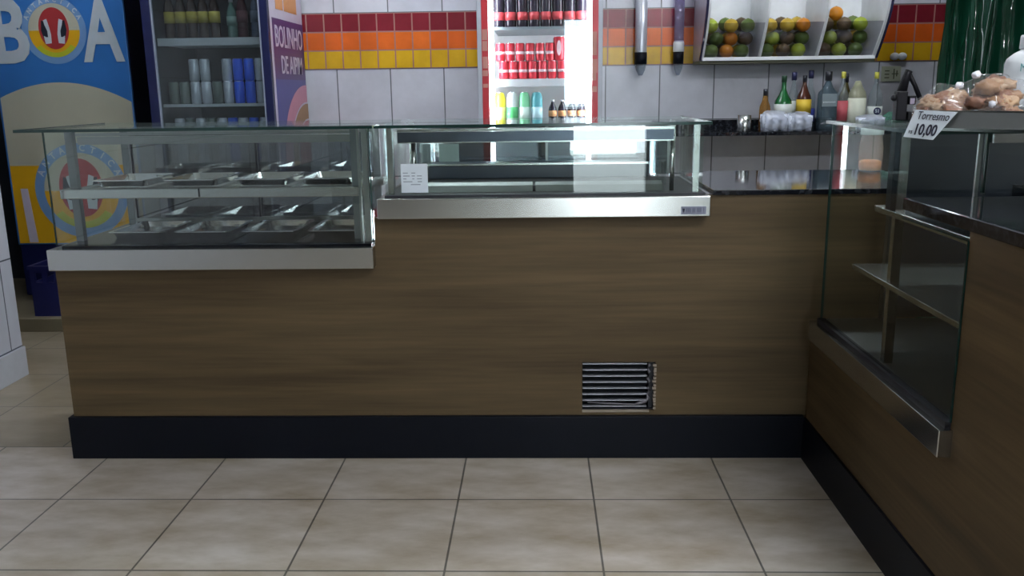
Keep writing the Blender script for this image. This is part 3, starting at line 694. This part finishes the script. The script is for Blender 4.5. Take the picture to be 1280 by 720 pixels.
# tube dispensers
def dispenser(x, r, ztop, zc, m_, label):
    t = thing('cup_dispenser', label, 'dispenser', (x, 5.52, 1.47))
    c = (x, 5.52, 0)
    obj('tube', lathe([(r, zc), (r, ztop), (r - .003, ztop), (r - .003, zc)], c, 28), m_, t)
    obj('collar', lathe([(r - .006, zc - .07), (r + .001, zc - .07), (r + .002, zc), (r - .006, zc)], c, 28), 'black', t)
    obj('tip', lathe([(r * .95, zc - .07), (r * .8, zc - .10), (r * .35, zc - .135), (r * .3, zc - .135), (r * .75, zc - .10), (r * .9, zc - .07)], c, 28), glassm('clear_tip', (.85, .88, .92), 1.5, haze=.12), t)
    for z in (zc + .25, ztop - .08): obj('wall_clip', box(x - .012, x + .012, 5.52 + r - .004, YW - .006, z, z + .02), 'steel_dark', t)
    return t
d1 = dispenser(.620, .036, 2.05, 1.535, mat('brushed_dispenser', (.50, .52, .58), .3, .35), 'wide grey metal cup dispenser tube on the mosaic wall, nearest the red cooler')
d2 = dispenser(.845, .030, 2.05, 1.535, glassm('lavender_tube', (.72, .66, .82), 1.5, haze=.18, hazecol=(.5, .48, .62)), 'slim lilac see-through cup dispenser tube left of the fruit rack')
obj('white_collar', lathe([(.031, 1.535), (.033, 1.537), (.033, 1.585), (.028, 1.60), (.028, 1.585)], (.845, 5.52, 0), 24), 'white', d2)

# socket plate
S_ = thing('wall_socket', 'cream double socket plate with a white plug on tiled wall', 'socket', (2.137, YW, 1.36))
obj('plate', box(2.08, 2.195, YW - .012, YW, 1.345, 1.435, .003), mat('cream_plastic', (.42, .44, .34), .5), S_)
bm = boxes([(2.098, 2.125, YW - .0135, YW - .012, z, z + .006) for z in (1.365, 1.385, 1.405)] + [(2.15, 2.156, YW - .0135, YW - .012, 1.36, 1.42), (2.167, 2.173, YW - .0135, YW - .012, 1.375, 1.41), (2.14, 2.18, YW - .0135, YW - .012, 1.388, 1.393)])
obj('slots', bm, mat('dark_olive', (.07, .08, .04), .6), S_)
PG = thing('plug_adaptor', 'white two-part plug adaptor on the yellow mosaic above the socket', 'plug', (2.16, YW - .02, 1.47))
for x in (2.142, 2.188):
    b_ = blob(.026, 3, 0, (1, .9, .85)); obj('plug', shift(b_, x, YW - .03, 1.492), 'white', PG)

# ================================================================== FRUIT RACK
FX0, FX1 = .955, 1.935
F = thing('fruit_rack', 'white three-bin wall rack with smoked lips holding oranges', 'fruit rack', ((FX0 + FX1) / 2, YW, 1.48))
zb = 1.478; zt = 1.98
def yf(z):  # curved front edge
    u = (z - zb) / (zt - zb); return 5.33 - .20 * math.sin(min(u * 1.35, 1) * PI / 2)
prof = [(YW - .008, zb), (5.33, zb)] + [(yf(zb + (zt - zb) * k / 10), zb + (zt - zb) * k / 10) for k in range(1, 11)] + [(YW - .008, zt)]
navy_s = mat('dark_side_panel', (.03, .03, .075), .15, coat=.5)
Wd = FX1 - FX0
divs = [FX0, FX0 + Wd / 3, FX0 + 2 * Wd / 3, FX1]
for i, x in enumerate(divs):
    mt = 'white'
    obj('side_panel' if i in (0, 3) else 'divider', prism(prof, .012, lambda u, v, w: (x - .006 + w, u, v)), mt, F)
    if i in (0, 3):
        s = -1 if i == 0 else 1
        obj('outer_skin', prism(prof, .006, lambda u, v, w: (x + s * .0065 + s * w, u, v)), mat('mosaic_reflection_side', (.40, .36, .42), .12) if i == 0 else navy_s, F)  # left skin's pale tone paints in the blurred reflection of the mosaic
        obj('edge_band', prism([(y - .004, z) for y, z in prof[1:12]] + [(y + .010, z) for y, z in prof[1:12]][::-1], .012, lambda u, v, w: (x + (s * .0075) + (s * w), u, v)), navy_s, F)
obj('rack_back', box(FX0, FX1, YW - .016, YW - .007, zb, zt), 'white', F)
obj('rack_floor', box(FX0 + .006, FX1 - .006, 5.335, YW - .016, zb, zb + .010), 'white', F)
obj('front_trim', box(FX0 - .004, FX1 + .004, 5.318, 5.335, zb - .004, zb + .016, .002), 'white', F)
obj('bottom_tray', box(FX0 - .012, FX1 + .012, 5.34, YW - .008, zb - .020, zb - .002), mat('olive_board', (.10, .10, .06), .6), F)
smoke = glassm('smoked_acrylic', (.74, .74, .78), 1.5)
LZ = 1.675
for i in range(3):
    a, b = divs[i] + .008, divs[i + 1] - .008
    pts = [(yf(zb + (LZ - zb) * k / 5) + .012, zb + .016 + (LZ - zb - .016) * k / 5) for k in range(6)]
    obj('smoked_lip', prism(pts + [(y + .004, z) for y, z in pts[::-1]], b - a, lambda u, v, w: (a + w, u, v)), smoke, F)
fc = {'o': mat('orange_peel', (.58, .21, .012), .45, noise=(9, .3)), 'y': mat('yellow_orange_peel', (.45, .30, .02), .45, noise=(9, .3)), 'l': mat('lime_peel', (.30, .38, .03), .45, noise=(9, .3)),
      'g': mat('green_peel', (.09, .14, .02), .5, noise=(9, .3)), 'b': mat('brown_green_peel', (.10, .065, .03), .5, noise=(9, .35))}
fn = {'o': 'ripe orange-coloured', 'y': 'yellowish', 'l': 'lime green', 'g': 'dark green', 'b': 'brownish'}
RF = .041
fb = blob(RF, 3, .03, (1, 1, .96), 3, 2); fruit_me = {}
src = {}
def fruit(x, y, z, c, label, grp):
    if c not in src:
        t = thing('orange', label, 'orange', (x, y, z), 0, grp)
        obj('peel', blob(RF, 3, .03, (1, 1, .96), 3, 2), fc[c], t, True)
        obj('stem_scar', shift(blob(.006, 1, 0, (1, 1, .4)), 0, 0, RF * .95), mat('stem_brown', (.12, .10, .03), .7), t, True)
        src[c] = t; return t
    t = dup(src[c], (x, y, z), random.uniform(0, 6), label, grp); return t
bins = [
 [('g', 'g', 'b'), ('y', 'o', 'b', 'g')],
]
posn = ['left bin', 'middle bin', 'right bin']
# front layer: bottom row, second row, top row (x as fraction of the bin), then a back layer that props the top ones
layout = [
 [[('g', .02), ('o', .42), ('g', .82)], [('g', .18), ('o', .56), ('b', .95)], [('l', .0), ('y', .52), ('g', .96)]],
 [[('g', .0), ('b', .42), ('l', .82)], [('l', .18), ('b', .56), ('g', .95)], [('y', .06), ('y', .50), ('o', .92)]],
 [[('b', .0), ('l', .40), ('g', .82)], [('l', .20), ('b', .60), ('g', .99)], [('b', .04), ('b', .50), ('l', .92)]],
]
ordinal = ['leftmost', 'middle one', 'rightmost']
rown = ['in the bottom row', 'in the middle row', 'in the top row']
for bi in range(3):
    a = divs[bi] + .012 + RF; b = divs[bi + 1] - .012 - RF
    grp = 'oranges in the %s of the wall rack' % posn[bi]
    for ri, row in enumerate(layout[bi]):
        y = (5.380, 5.420, 5.384)[ri]; z = zb + .010 + RF + .071 * ri
        for ci, (c, fx) in enumerate(row):
            jit = .0015
            fruit(a + (b - a) * fx, y + random.uniform(-jit, jit), z + random.uniform(0, jit), c,
                  '%s orange %s of the %s, %s' % (fn[c], rown[ri], posn[bi], ordinal[ci]), grp)
    for ri in range(3):
        for ci in range(3):
            fruit(a + (b - a) * (ci / 2 * .84 + (.0, .16, .06)[ri]), 5.505 + (0, .018, 0)[ri], zb + .012 + RF + .078 * ri, 'gby'[(ci + ri + bi) % 3],
                  '%s orange at the back of the %s, %s, %s' % (fn['gby'[(ci + ri + bi) % 3]], posn[bi], ('lowest row', 'second row', 'third row')[ri], ordinal[ci]), grp)
fruit(divs[2] + Wd / 3 * .40, 5.44, zb + .012 + RF + .205, 'o', 'ripe orange crowning the heap in the right bin of the wall rack', 'oranges in the right bin of the wall rack')

# ================================================================== GREEN CURTAIN
gm = bmesh.new(); N = 90; rows = 30
grid = []
for j in range(rows + 1):
    z = 0.02 + 2.98 * j / rows; rowv = []
    for i in range(N + 1):
        u = i / N; x = 1.93 + 1.15 * u + (-.05 * (z - 1.2)) * (1 - u) * -.45
        y = 4.45 + .045 * math.sin(u * 34 + .5 * math.sin(z * 2)) + .02 * math.sin(u * 85 + z * 1.5) + .008 * math.sin(z * 23 + u * 60)
        rowv.append(gm.verts.new((x, y, z)))
    grid.append(rowv)
for j in range(rows):
    for i in range(N): gm.faces.new((grid[j][i], grid[j][i + 1], grid[j + 1][i + 1], grid[j + 1][i])).smooth = True
bmesh.ops.solidify(gm, geom=gm.faces[:], thickness=.004)
gmat = mat('green_glossy_plastic', (.006, .060, .032), .10, coat=.6, noise=(3, .6))
gc = tag(obj('plastic_curtain', gm, gmat), 'dark green glossy plastic curtain hanging behind the right glass case', 'curtain')

# ================================================================== COOLERS
def xz(y0): return lambda u, v, w: (u, y0 - w, v)
# ---- beer cooler at the far left
BY = 5.30; BX0, BX1 = -3.20, -2.395
BC = thing('beer_cooler', 'tall blue beer cooler with BOA lettering, foam and amber print, far left', 'cooler', ((BX0 + BX1) / 2, 5.6, .078))
obj('cabinet', box(BX0, BX1, BY + .02, 5.92, .11, 2.10, .01), 'navy_dark', BC)
for x in (BX0 + .08, BX1 - .08):
    for y in (5.38, 5.85): obj('foot', lathe([(0, .078), (.025, .078), (.02, .11), (0, .11)], (x, y, 0), 12), 'black', BC)
obj('kick_grille', box(BX0 + .01, BX1 - .01, BY + .005, BY + .02, .12, .435), 'navy', BC)
dr = obj('door_panel', box(BX0, BX1, BY, BY + .02, .437, 2.09, .003), 'blue', BC)
# foam
cxf = (BX0 + BX1) / 2 - .03
def foam_z(x): return 1.405 - .105 * ((x - cxf) / .40) ** 2
n_ = 24; fx0, fx1 = BX0 + .012, BX1 - .008
poly = [(fx0, .918)] + [(fx0 + (fx1 - fx0) * k / n_, foam_z(fx0 + (fx1 - fx0) * k / n_)) for k in range(n_ + 1)] + [(fx1, .918)]
obj('foam_print', prism(poly, .0015, xz(BY)), 'cream', dr)
obj('amber_print', prism([(fx0, .445), (fx0, .918), (fx1, .918), (fx1, .445)], .0015, xz(BY)), 'amber', dr)
obj('white_strip', prism([(-3.125, .45), (-3.14, .78), (-3.095, .78), (-3.07, .45)], .0012, xz(BY - .0016)), 'lilac', dr)
def logo(cx, cz, s, bigtext, letters=True):
    pf = lambda k: xz(BY - .0015 - .0012 * k)
    P = [obj('logo_ring', ring(cx, cz, s * .80, s, .001, pf(0), 56), 'sky_blue', dr)]
    up_ = [(cx + s * .80 * math.cos(a), cz + s * .80 * math.sin(a)) for a in [PI * k / 24 for k in range(25)]]
    obj('logo_field', prism(up_, .001, pf(0)), 'cream', dr)
    lo = [(cx + s * .80 * math.cos(a), cz + s * .80 * math.sin(a)) for a in [PI + PI * k / 24 for k in range(25)]]
    obj('logo_field', prism(lo, .001, pf(0)), 'amber', dr)
    cres = [(cx + s * .80 * math.cos(a), cz + s * .80 * math.sin(a)) for a in [1.22 * PI + .56 * PI * k / 20 for k in range(21)]]
    cres += [(cx + s * .60 * math.cos(a), cz - s * .02 + s * .64 * math.sin(a)) for a in [1.78 * PI - .56 * PI * k / 20 for k in range(21)]]
    obj('logo_crescent', prism(cres, .001, pf(1)), 'lime', dr)
    obj('logo_oval', prism(disc(cx, cz + s * .06, s * .47, s * .62), .001, pf(1.5)), 'crimson', dr)
    for sg in (-1, 1):
        f = lambda q: [(cx + sg * s * a, cz + s * b) for a, b in q]
        obj('logo_mark', prism(f([(.36, .30), (.18, .22), (.13, -.02), (.22, -.34), (.34, -.22), (.40, 0)]), .001, pf(2.2)), 'black_print', dr)
        obj('logo_mark', prism(f([(.30, .30), (.19, .34), (.14, .12), (.10, -.12), (.11, -.38), (.30, -.40), (.33, -.16), (.26, -.20), (.20, -.20), (.20, -.02), (.27, .16)]), .001, pf(3)), 'letter', dr)
    if letters:
        w_ = 'ANTARCTICA'
        for k, ch in enumerate(w_):
            a = PI * (.86 - .72 * k / (len(w_) - 1)); r_ = s * .90
            text('ring_letter', ch, s * .20, 'letter', dr, (cx + r_ * math.cos(a), BY - .0035, cz + r_ * math.sin(a)), (math.sin(a), 0, -math.cos(a)), (math.cos(a), 0, math.sin(a)), .9, 0, .0005, bold=.001)
logo(-2.815, 1.700, .190, 'x')
logo(-2.765, .765, .285, 'x')
text('lettering', 'B', .50, 'letter', dr, (-3.085, BY - .003, 1.680), (1, 0, 0), (0, 0, 1), .80, 0, .002, bold=.014)
text('lettering', 'A', .50, 'letter', dr, (-2.535, BY - .003, 1.680), (1, 0, 0), (0, 0, 1), .66, 0, .002, bold=.012)

# ---- navy cooler with poster on its side
NX0, NX1, NY = -2.10, -1.425, 4.85
NC = thing('drinks_cooler', 'navy glass-door drinks cooler with a purple poster on its side', 'cooler', ((NX0 + NX1) / 2, 5.2, .078))
obj('cabinet', boxes([(NX0, NX0 + .035, NY + .03, 5.56, .12, 2.1), (NX1 - .035, NX1, NY + .03, 5.56, .12, 2.1), (NX0 + .035, NX1 - .035, 5.5, 5.56, .12, 2.1),
                      (NX0 + .035, NX1 - .035, NY + .03, 5.5, 2.0, 2.1), (NX0 + .035, NX1 - .035, NY + .03, 5.5, .12, .30)]), 'navy_dark', NC)
for x in (NX0 + .06, NX1 - .06):
    for y in (4.95, 5.48): obj('foot', lathe([(0, 0 if x > -1.9 else .078), (.022, 0 if x > -1.9 else .078), (.02, .12), (0, .12)], (x, y, 0), 12), 'black', NC)
obj('inner_lining', boxes([(NX0 + .036, NX0 + .042, NY + .035, 5.49, .30, 2.0), (NX1 - .042, NX1 - .036, NY + .035, 5.49, .30, 2.0), (NX0 + .042, NX1 - .042, 5.484, 5.498, .30, 2.0)]), mat('grey_lining', (.035, .045, .05), .5), NC)
nd = obj('door_frame', boxes([(NX0, NX0 + .05, NY, NY + .03, .12, 2.1), (NX1 - .042, NX1, NY, NY + .03, .12, 2.1), (NX0 + .05, NX1 - .042, NY, NY + .03, 1.98, 2.1), (NX0 + .05, NX1 - .042, NY, NY + .03, .12, .32)], .003), 'navy', NC)
obj('door_glass', box(NX0 + .05, NX1 - .042, NY + .010, NY + .016, .32, 1.98), glassm('dark_cooler_glass', (.74, .78, .80), 1.36), nd)
obj('door_gasket', boxes([(NX0 + .05, NX0 + .058, NY + .002, NY + .02, .32, 1.98), (NX1 - .050, NX1 - .042, NY + .002, NY + .02, .32, 1.98)]), mat('grey_gasket', (.25, .28, .36), .5), nd)
wsh = mat('white_wire_shelf', (.50, .53, .54), .4)
NSH = [1.587, 1.262, .945, .63, .335]
for k, z in enumerate(NSH):
    obj('shelf', boxes([(NX0 + .045, NX1 - .045, NY + .07, NY + .09, z - .004, z + (.036 if k == 0 else .012))] + [(NX0 + .045, NX1 - .045, NY + .10 + .03 * q_, NY + .106 + .03 * q_, z, z + .006) for q_ in range(13)]), wsh, NC)
# poster
PX = NX1 + .0005
yz = lambda k: (lambda u, v, w: (PX + .0015 * k + w, u, v))
py0, py1 = NY + .035, 5.555
po = obj('poster', prism([(py0, .9), (py0, 2.05), (py1, 2.05), (py1, .9)], .001, yz(0)), 'lilac', NC)
obj('poster_band', prism([(py0 + .035, 1.40), (py0 + .035, 1.725), (py1, 1.725), (py1, 1.40)], .001, yz(1)), 'purple', po)
obj('poster_field', prism([(py0 + .035, .9), (py0 + .035, 1.40), (py1, 1.40), (py1, .9)], .001, yz(1)), 'indigo', po)
obj('poster_picture', prism([(py0 + .12, 1.775), (py0 + .12, 1.95), (py1 - .12, 1.95), (py1 - .12, 1.775)], .001, yz(1)), 'orange_print', po)
obj('poster_strip', prism([(py0 + .26, 1.775), (py0 + .26, 1.95), (py0 + .275, 1.95), (py0 + .275, 1.775)], .001, yz(2)), 'lilac', po)
def arc(r, k, mt, nm='poster_arc'):
    cxy, cz = py1 - .02, .985
    pts = []
    for q_ in range(33):
        a = PI * q_ / 32 ; u = cxy + r * math.cos(a) * 1.35; v = cz + r * math.sin(a)
        pts.append((max(py0 + .035, min(py1, u)), max(.905, v)))
    pts = [(pts[0][0], .905)] + pts + [(pts[-1][0], .905)]
    obj(nm, prism(pts, .001, yz(k)), mt, po)
arc(.385, 2, 'rose'); arc(.285, 3, 'lilac'); arc(.275, 4, 'ochre'); arc(.185, 5, 'lilac'); arc(.175, 6, 'redprint')
text('poster_lettering', 'BOLINHO', .165, 'lilac', po, (PX + .004, (py0 + py1) / 2 + .015, 1.625), (0, 1, 0), (0, 0, 1), .78, 0, .0008, bold=.001)
text('poster_lettering', 'DE AIPIM', .14, 'lilac', po, (PX + .004, (py0 + py1) / 2 + .045, 1.475), (0, 1, 0), (0, 0, 1), .80, 0, .0008, bold=.001)

# small drinks: prototypes of cans and bottles
def can(label, grp, w, h, body, band=None, top='chrome', loc=(0, 0, 0)):
    t = thing('drink_can', label, 'can', loc, 0, grp); r = w / 2
    obj('can_body', lathe([(0, 0), (r * .82, 0), (r, h * .06), (r, h * .92), (r * .86, h * .985)], seg=18), body, t, True)
    obj('lid', lathe([(r * .86, h * .985), (r * .88, h), (r * .80, h), (r * .78, h * .985), (0, h * .985)], seg=18), top, t, True)
    if band: obj('printed_band', lathe([(r + .0004, h * .3), (r + .001, h * .3), (r + .001, h * .7), (r + .0004, h * .7)], seg=18), band, t, True)
    return t
def pet(label, grp, w, h, body, lab, cap, loc=(0, 0, 0), cat='bottle', nm='drink_bottle', lz=(.32, .56)):
    t = thing(nm, label, cat, loc, 0, grp); r = w / 2
    obj('bottle_body', lathe([(0, 0), (r * .9, 0), (r, .008), (r * .96, h * .3), (r, h * .55), (r * .9, h * .68), (r * .42, h * .86), (r * .36, h * .93)], seg=18), body, t, True)
    obj('cap', lathe([(0, h * .925), (r * .42, h * .925), (r * .42, h), (0, h)], seg=14), cap, t, True)
    obj('paper_label', lathe([(r * .97, h * lz[0]), (r * 1.02, h * lz[0]), (r * 1.02, h * lz[1]), (r * .97, h * lz[1])], seg=18), lab, t, True)
    return t
ords = ['leftmost', 'second from left', 'third from left', 'fourth from left', 'fifth from left', 'sixth from left', 'seventh from left', 'eighth from left', 'ninth from left', 'tenth from left']
beer_b = mat('brown_beer_glass', (.035, .018, .010), .2); beer_l = mat('beer_label_yellow', (.40, .33, .05), .6); gold_cap = mat('gold_cap', (.35, .28, .08), .4)
zz = NSH[0] + .036
xs = [NX0 + .10 + k * .062 for k in range(9)]
p0 = None
for k, x in enumerate(xs[:5]):
    lab_ = 'brown yellow-labelled bottle on top shelf of navy cooler, %s' % ords[k]
    if not p0: p0 = pet(lab_, 'beer bottles in the navy cooler', .058, .25, beer_b, beer_l, gold_cap, (x, NY + .13, zz))
    else: dup(p0, (x, NY + .13, zz), 0, lab_)
pet('pale green bottle with silver cap on the top shelf of navy cooler', 'other bottles in the navy cooler', .055, .20, mat('pale_green_bottle', (.09, .17, .14), .2), mat('pale_green_label', (.2, .3, .25), .5), mat('silver_cap', (.4, .42, .42), .4), (xs[6] - .03, NY + .13, zz))
pet('dark red bottle on the top shelf of navy cooler', 'other bottles in the navy cooler', .058, .25, mat('dark_red_bottle', (.06, .015, .02), .2), mat('dull_red_label', (.12, .04, .045), .5), cb, (xs[7] - .035, NY + .13, zz))
pet('blue grey bottle with white cap at right end of top shelf in navy cooler', 'other bottles in the navy cooler', .062, .25, mat('blue_grey_bottle', (.07, .10, .15), .2), mat('blue_grey_label', (.09, .13, .18), .5), 'white', (xs[8] - .02, NY + .13, zz))
bluecan = mat('blue_can', (.03, .13, .85), .3); silcan = mat('silver_can', (.60, .64, .68), .3, .3); grncan = mat('grey_green_can', (.16, .20, .17), .35, .3)
zz = NSH[1] + .012; c0 = None; s0 = None; g0 = None
kinds = ['g', 'g', 's', 's', 'g', 's', 'b', 'b', 's']
for lay in range(2):
    for k, kd in enumerate(kinds):
        x = NX0 + .088 + k * .0610; z = zz + lay * .121
        tier = ('lower', 'upper')[lay]
        if kd == 'b':
            lab_ = 'bright blue can in %s tier of navy cooler middle shelf, %s' % (tier, ords[k])
            if not c0: c0 = can(lab_, 'cans on the middle shelf of the navy cooler', .054, .12, bluecan, None, loc=(x, NY + .13, z))
            else: dup(c0, (x, NY + .13, z), 0, lab_)
        elif kd == 's':
            lab_ = 'silver can in %s tier of navy cooler middle shelf, %s' % (tier, ords[k])
            if not s0: s0 = can(lab_, 'cans on the middle shelf of the navy cooler', .054, .12, silcan, bluecan if k > 4 else None, loc=(x, NY + .13, z))
            else: dup(s0, (x, NY + .13, z), 0, lab_)
        else:
            if lay: continue
            lab_ = 'grey green can on navy cooler middle shelf, %s of the row' % ords[k]
            if not g0: g0 = can(lab_, 'cans on the middle shelf of the navy cooler', .054, .12, grncan, loc=(x, NY + .13, z))
            else: dup(g0, (x, NY + .13, z), 0, lab_)
zz = NSH[2] + .012
for lay in range(2):
    for k in range(9):
        s_k = (s0, g0, s0, g0, s0, c0, s0, c0, s0)[k]
        dup(s_k, (NX0 + .105 + k * .0595, NY + .13, zz + lay * .121), 0, '%s can in %s tier of navy cooler lower shelf, %s' % (('silver', 'grey green', 'silver', 'grey green', 'silver', 'blue', 'silver', 'blue', 'silver')[k], ('lower', 'upper')[lay], ords[k]), 'cans on the lower shelf of the navy cooler')

# ---- red cooler
RX0, RX1, RY = -.318, .345, 4.85
RC = thing('drinks_cooler', 'brightly lit red and silver glass-door soda cooler in the middle', 'cooler', ((RX0 + RX1) / 2, 5.2, 0))
obj('cabinet', boxes([(RX0, RX0 + .03, RY + .03, 5.56, .05, 2.1), (RX1 - .03, RX1, RY + .03, 5.56, .05, 2.1), (RX0 + .03, RX1 - .03, 5.52, 5.56, .05, 2.1), (RX0 + .03, RX1 - .03, RY + .03, 5.52, 2.0, 2.1), (RX0 + .03, RX1 - .03, RY + .03, 5.52, .05, .3)]), 'silver', RC)
for x in (RX0 + .06, RX1 - .06):
    for y in (4.95, 5.48): obj('foot', lathe([(0, 0), (.022, 0), (.02, .05), (0, .05)], (x, y, 0), 12), 'black', RC)
wl = mat('white_lining', (.85, .87, .88), .4)
obj('inner_lining', boxes([(RX0 + .031, RX0 + .037, RY + .035, 5.51, .3, 2.0), (RX1 - .037, RX1 - .031, RY + .035, 5.51, .3, 2.0), (RX0 + .037, RX1 - .037, 5.50, 5.515, .3, 2.0)]), wl, RC)
rf = obj('door_frame', boxes([(RX0, RX0 + .024, RY, RY + .03, .05, 2.1), (RX1 - .024, RX1, RY, RY + .03, .05, 2.1), (RX0 + .024, RX1 - .024, RY, RY + .03, 2.0, 2.1), (RX0 + .024, RX1 - .024, RY, RY + .03, .05, .3)], .003), 'silver', RC)
ri_ = obj('red_border', boxes([(RX0 + .024, RX0 + .060, RY + .002, RY + .02, .3, 2.0), (RX1 - .056, RX1 - .024, RY + .002, RY + .02, .3, 2.0)]), 'red', rf)
rnd = random.Random(3); bm = bmesh.new()
for (z0, z1) in ((1.585, 1.64), (1.53, 1.58), (1.44, 1.50), (1.40, 1.43), (1.34, 1.36)):
    bx(bm, RX0 + .026 + rnd.uniform(0, .004), RX0 + .054, RY + .0005, RY + .002, z0, z1)
    bx(bm, RX1 - .054, RX1 - .028 - rnd.uniform(0, .006), RY + .0005, RY + .002, z0 - .03, z1 - .02)
obj('worn_sticker', bm, mat('worn_pink_sticker', (.50, .22, .18), .5), rf)
obj('door_glass', box(RX0 + .060, RX1 - .056, RY + .008, RY + .013, .3, 2.0), 'fridge_glass', rf)
led = mat('lit_led_strip', (1, 1, 1), .5, emis=(.92, .97, 1), es=44)
for x in (RX0 + .062, RX1 - .082): obj('led_strip', box(x, x + .024, RY + .035, RY + .047, .32, 1.98), led, RC)
RSH = [1.640, 1.343, 1.128, .85, .55]
for k, z in enumerate(RSH):
    lip = (.014, .040, .012, .02, .02)[k]
    obj('shelf', boxes([(RX0 + .085, RX1 - .085, RY + .06, RY + .07, z, z + lip), (RX0 + .085, RX1 - .085, RY + .07, 5.49, z, z + .005)]), mat('grey_cooler_shelf', (.24, .28, .30), .4) if k == 0 or k == 2 else wl, RC)
cola = mat('cola_bottle', (.020, .014, .025), .15); redl = mat('cola_label', (.60, .06, .07), .4); redcan = mat('red_can', (.60, .03, .05), .3, .2); whband = mat('white_swirl', (.75, .55, .58), .4)
q0 = None; zz = RSH[0] + .006
for j in range(2):
    for k in range(8):
        x = RX0 + .113 + k * .063
        lab_ = 'dark cola bottle on the top shelf of red cooler, %s row, %s' % (('front', 'second')[j], ords[k])
        if not q0: q0 = pet(lab_, 'cola bottles in the red cooler', .060, .26, cola, redl, 'red', (x, RY + .115 + j * .07, zz), lz=(.17, .33))
        else: dup(q0, (x, RY + .115 + j * .07, zz), 0, lab_)
k0 = None; zz = RSH[1] + .006; zc = RSH[1] + .041
def rc(x, y, z, lab_):
    global k0
    if not k0: k0 = can(lab_, 'red cans on the middle shelf of the red cooler', .051, .094, redcan, None, loc=(x, y, z)); obj('white_swirl', lathe([(.0258, .035), (.0262, .035), (.0262, .05), (.0258, .05)], seg=18), whband, k0, True)
    else: dup(k0, (x, y, z), 0, lab_)
obj('shelf_mat', box(RX0 + .09, RX1 - .09, RY + .071, 5.48, RSH[1] + .005, RSH[1] + .040), wl, RC)
for k in range(8): rc(RX0 + .135 + k * .0525, RY + .12, zc, 'red can in lower tier of red cooler middle shelf, %s' % ords[k])
for k in range(6): rc(RX0 + .118 + k * .0535, RY + .12, zc + .0945, 'red can in upper tier of red cooler middle shelf, %s' % ords[k])
for k in range(5): rc(RX0 + .15 + k * .062, RY + .19, zc, 'red can in rear row of red cooler middle shelf, %s' % ords[k])
t_ = can('taller red can standing on the tiers in the red cooler', None, .062, .125, redcan, None, loc=(RX0 + .435, RY + .125, zc + .0945)); obj('white_swirl', prism(disc(0, .065, .012, .04, 20), .0005, lambda u, v, w: (u, -.0312 - w, v)), whband, t_, True)
zz = RSH[2] + .012
specs = [('yellow', (.85, .75, .04), (.9, .85, .3)), ('white and green', (.75, .80, .80), (.10, .55, .18)), ('mint green', (.25, .70, .38), (.7, .85, .75)), ('turquoise', (.12, .45, .50), (.55, .80, .85))]
for k, (nm, c1, c2) in enumerate(specs):
    bm_c = mat('squat_%s' % nm.replace(' ', '_'), c1, .3)
    t = thing('drink_can', 'rounded %s drink can on the lower shelf of red cooler' % nm, 'can', (RX0 + .112 + k * .067, RY + .11, zz), 0, 'fruit drinks in the red cooler'); r = .031; h = .172
    obj('can_body', lathe([(0, 0), (r * .8, 0), (r, .02), (r, h * .8), (r * .8, h * .95), (r * .55, h)], seg=22), bm_c, t, True)
    obj('lid', lathe([(r * .55, h), (r * .6, h + .003), (0, h + .003)], seg=18), 'chrome', t, True)
    obj('printed_band', lathe([(r + .0004, h * .15), (r + .001, h * .15), (r + .001, h * .55), (r + .0004, h * .55)], seg=22), mat('band_%s' % nm.replace(' ', '_'), c2, .4), t, True)
w0 = None
for k in range(4):
    x = RX0 + .40 + k * .052; lab_ = 'small orange-labelled bottle on the lower shelf of red cooler, %s of four' % ords[k]
    if not w0: w0 = pet(lab_, 'small bottles in the red cooler', .046, .13, cola, mat('orange_white_label', (.75, .35, .15), .5), 'white', (x, RY + .13, zz))
    else: dup(w0, (x, RY + .13, zz), 0, lab_)

# ================================================================== CRATE AND BIN at the left
cr = thing('bottle_crate', 'dark blue plastic crate on the step in front of the beer cooler', 'crate', (-2.74, 5.06, .078))
bm = bmesh.new(); X0, X1, Y0, Y1, Z0, Z1 = -2.93, -2.55, 4.92, 5.22, .078, .375
bx(bm, X0, X1, Y0, Y1, Z0, Z0 + .012)
for (a, b, c, d_) in ((X0, X1, Y0, Y0 + .012), (X0, X1, Y1 - .012, Y1), (X0, X0 + .012, Y0 + .012, Y1 - .012), (X1 - .012, X1, Y0 + .012, Y1 - .012)):
    bx(bm, a, b, c, d_, Z0 + .012, Z0 + .20); bx(bm, a, b, c, d_, Z1 - .04, Z1)
for k in range(6):
    x = X0 + (X1 - X0 - .03) * k / 5; bx(bm, x, x + .03, Y0, Y0 + .012, Z0 + .20, Z1 - .04); bx(bm, x, x + .03, Y1 - .012, Y1, Z0 + .20, Z1 - .04)
obj('crate_shell', bm, 'crate', cr)
obj('rim', boxes([(X0 - .008, X1 + .008, Y0 - .008, Y0, Z1 - .02, Z1), (X0 - .008, X0, Y0, Y1, Z1 - .02, Z1)]), 'crate', cr)
tag(obj('paper_scrap', box(-2.90, -2.86, BY - .004, BY + .003, .37, .43), 'silver'), 'small grey sticker low on the beer cooler above the crate', 'sticker') if False else obj('care_sticker', box(-2.95, -2.90, BY + .002, BY + .0045, .335, .41), 'silver', BC)
bn = thing('waste_bin', 'tall black waste bin in the dark corner left of the beer cooler', 'bin', (-3.42, 4.98, .078))
obj('bin_body', lathe([(0, 0), (.17, 0), (.20, .05), (.24, 1.0), (.25, 1.02)], (-3.42, 4.98, .078), 32), mat('black_bin_plastic', (.012, .013, .012), .5), bn)
obj('bin_lid', lathe([(.25, 1.02), (.26, 1.03), (.24, 1.10), (.12, 1.14), (0, 1.15)], (-3.42, 4.98, .078), 32), mat('black_bin_lid', (.014, .015, .014), .45), bn)
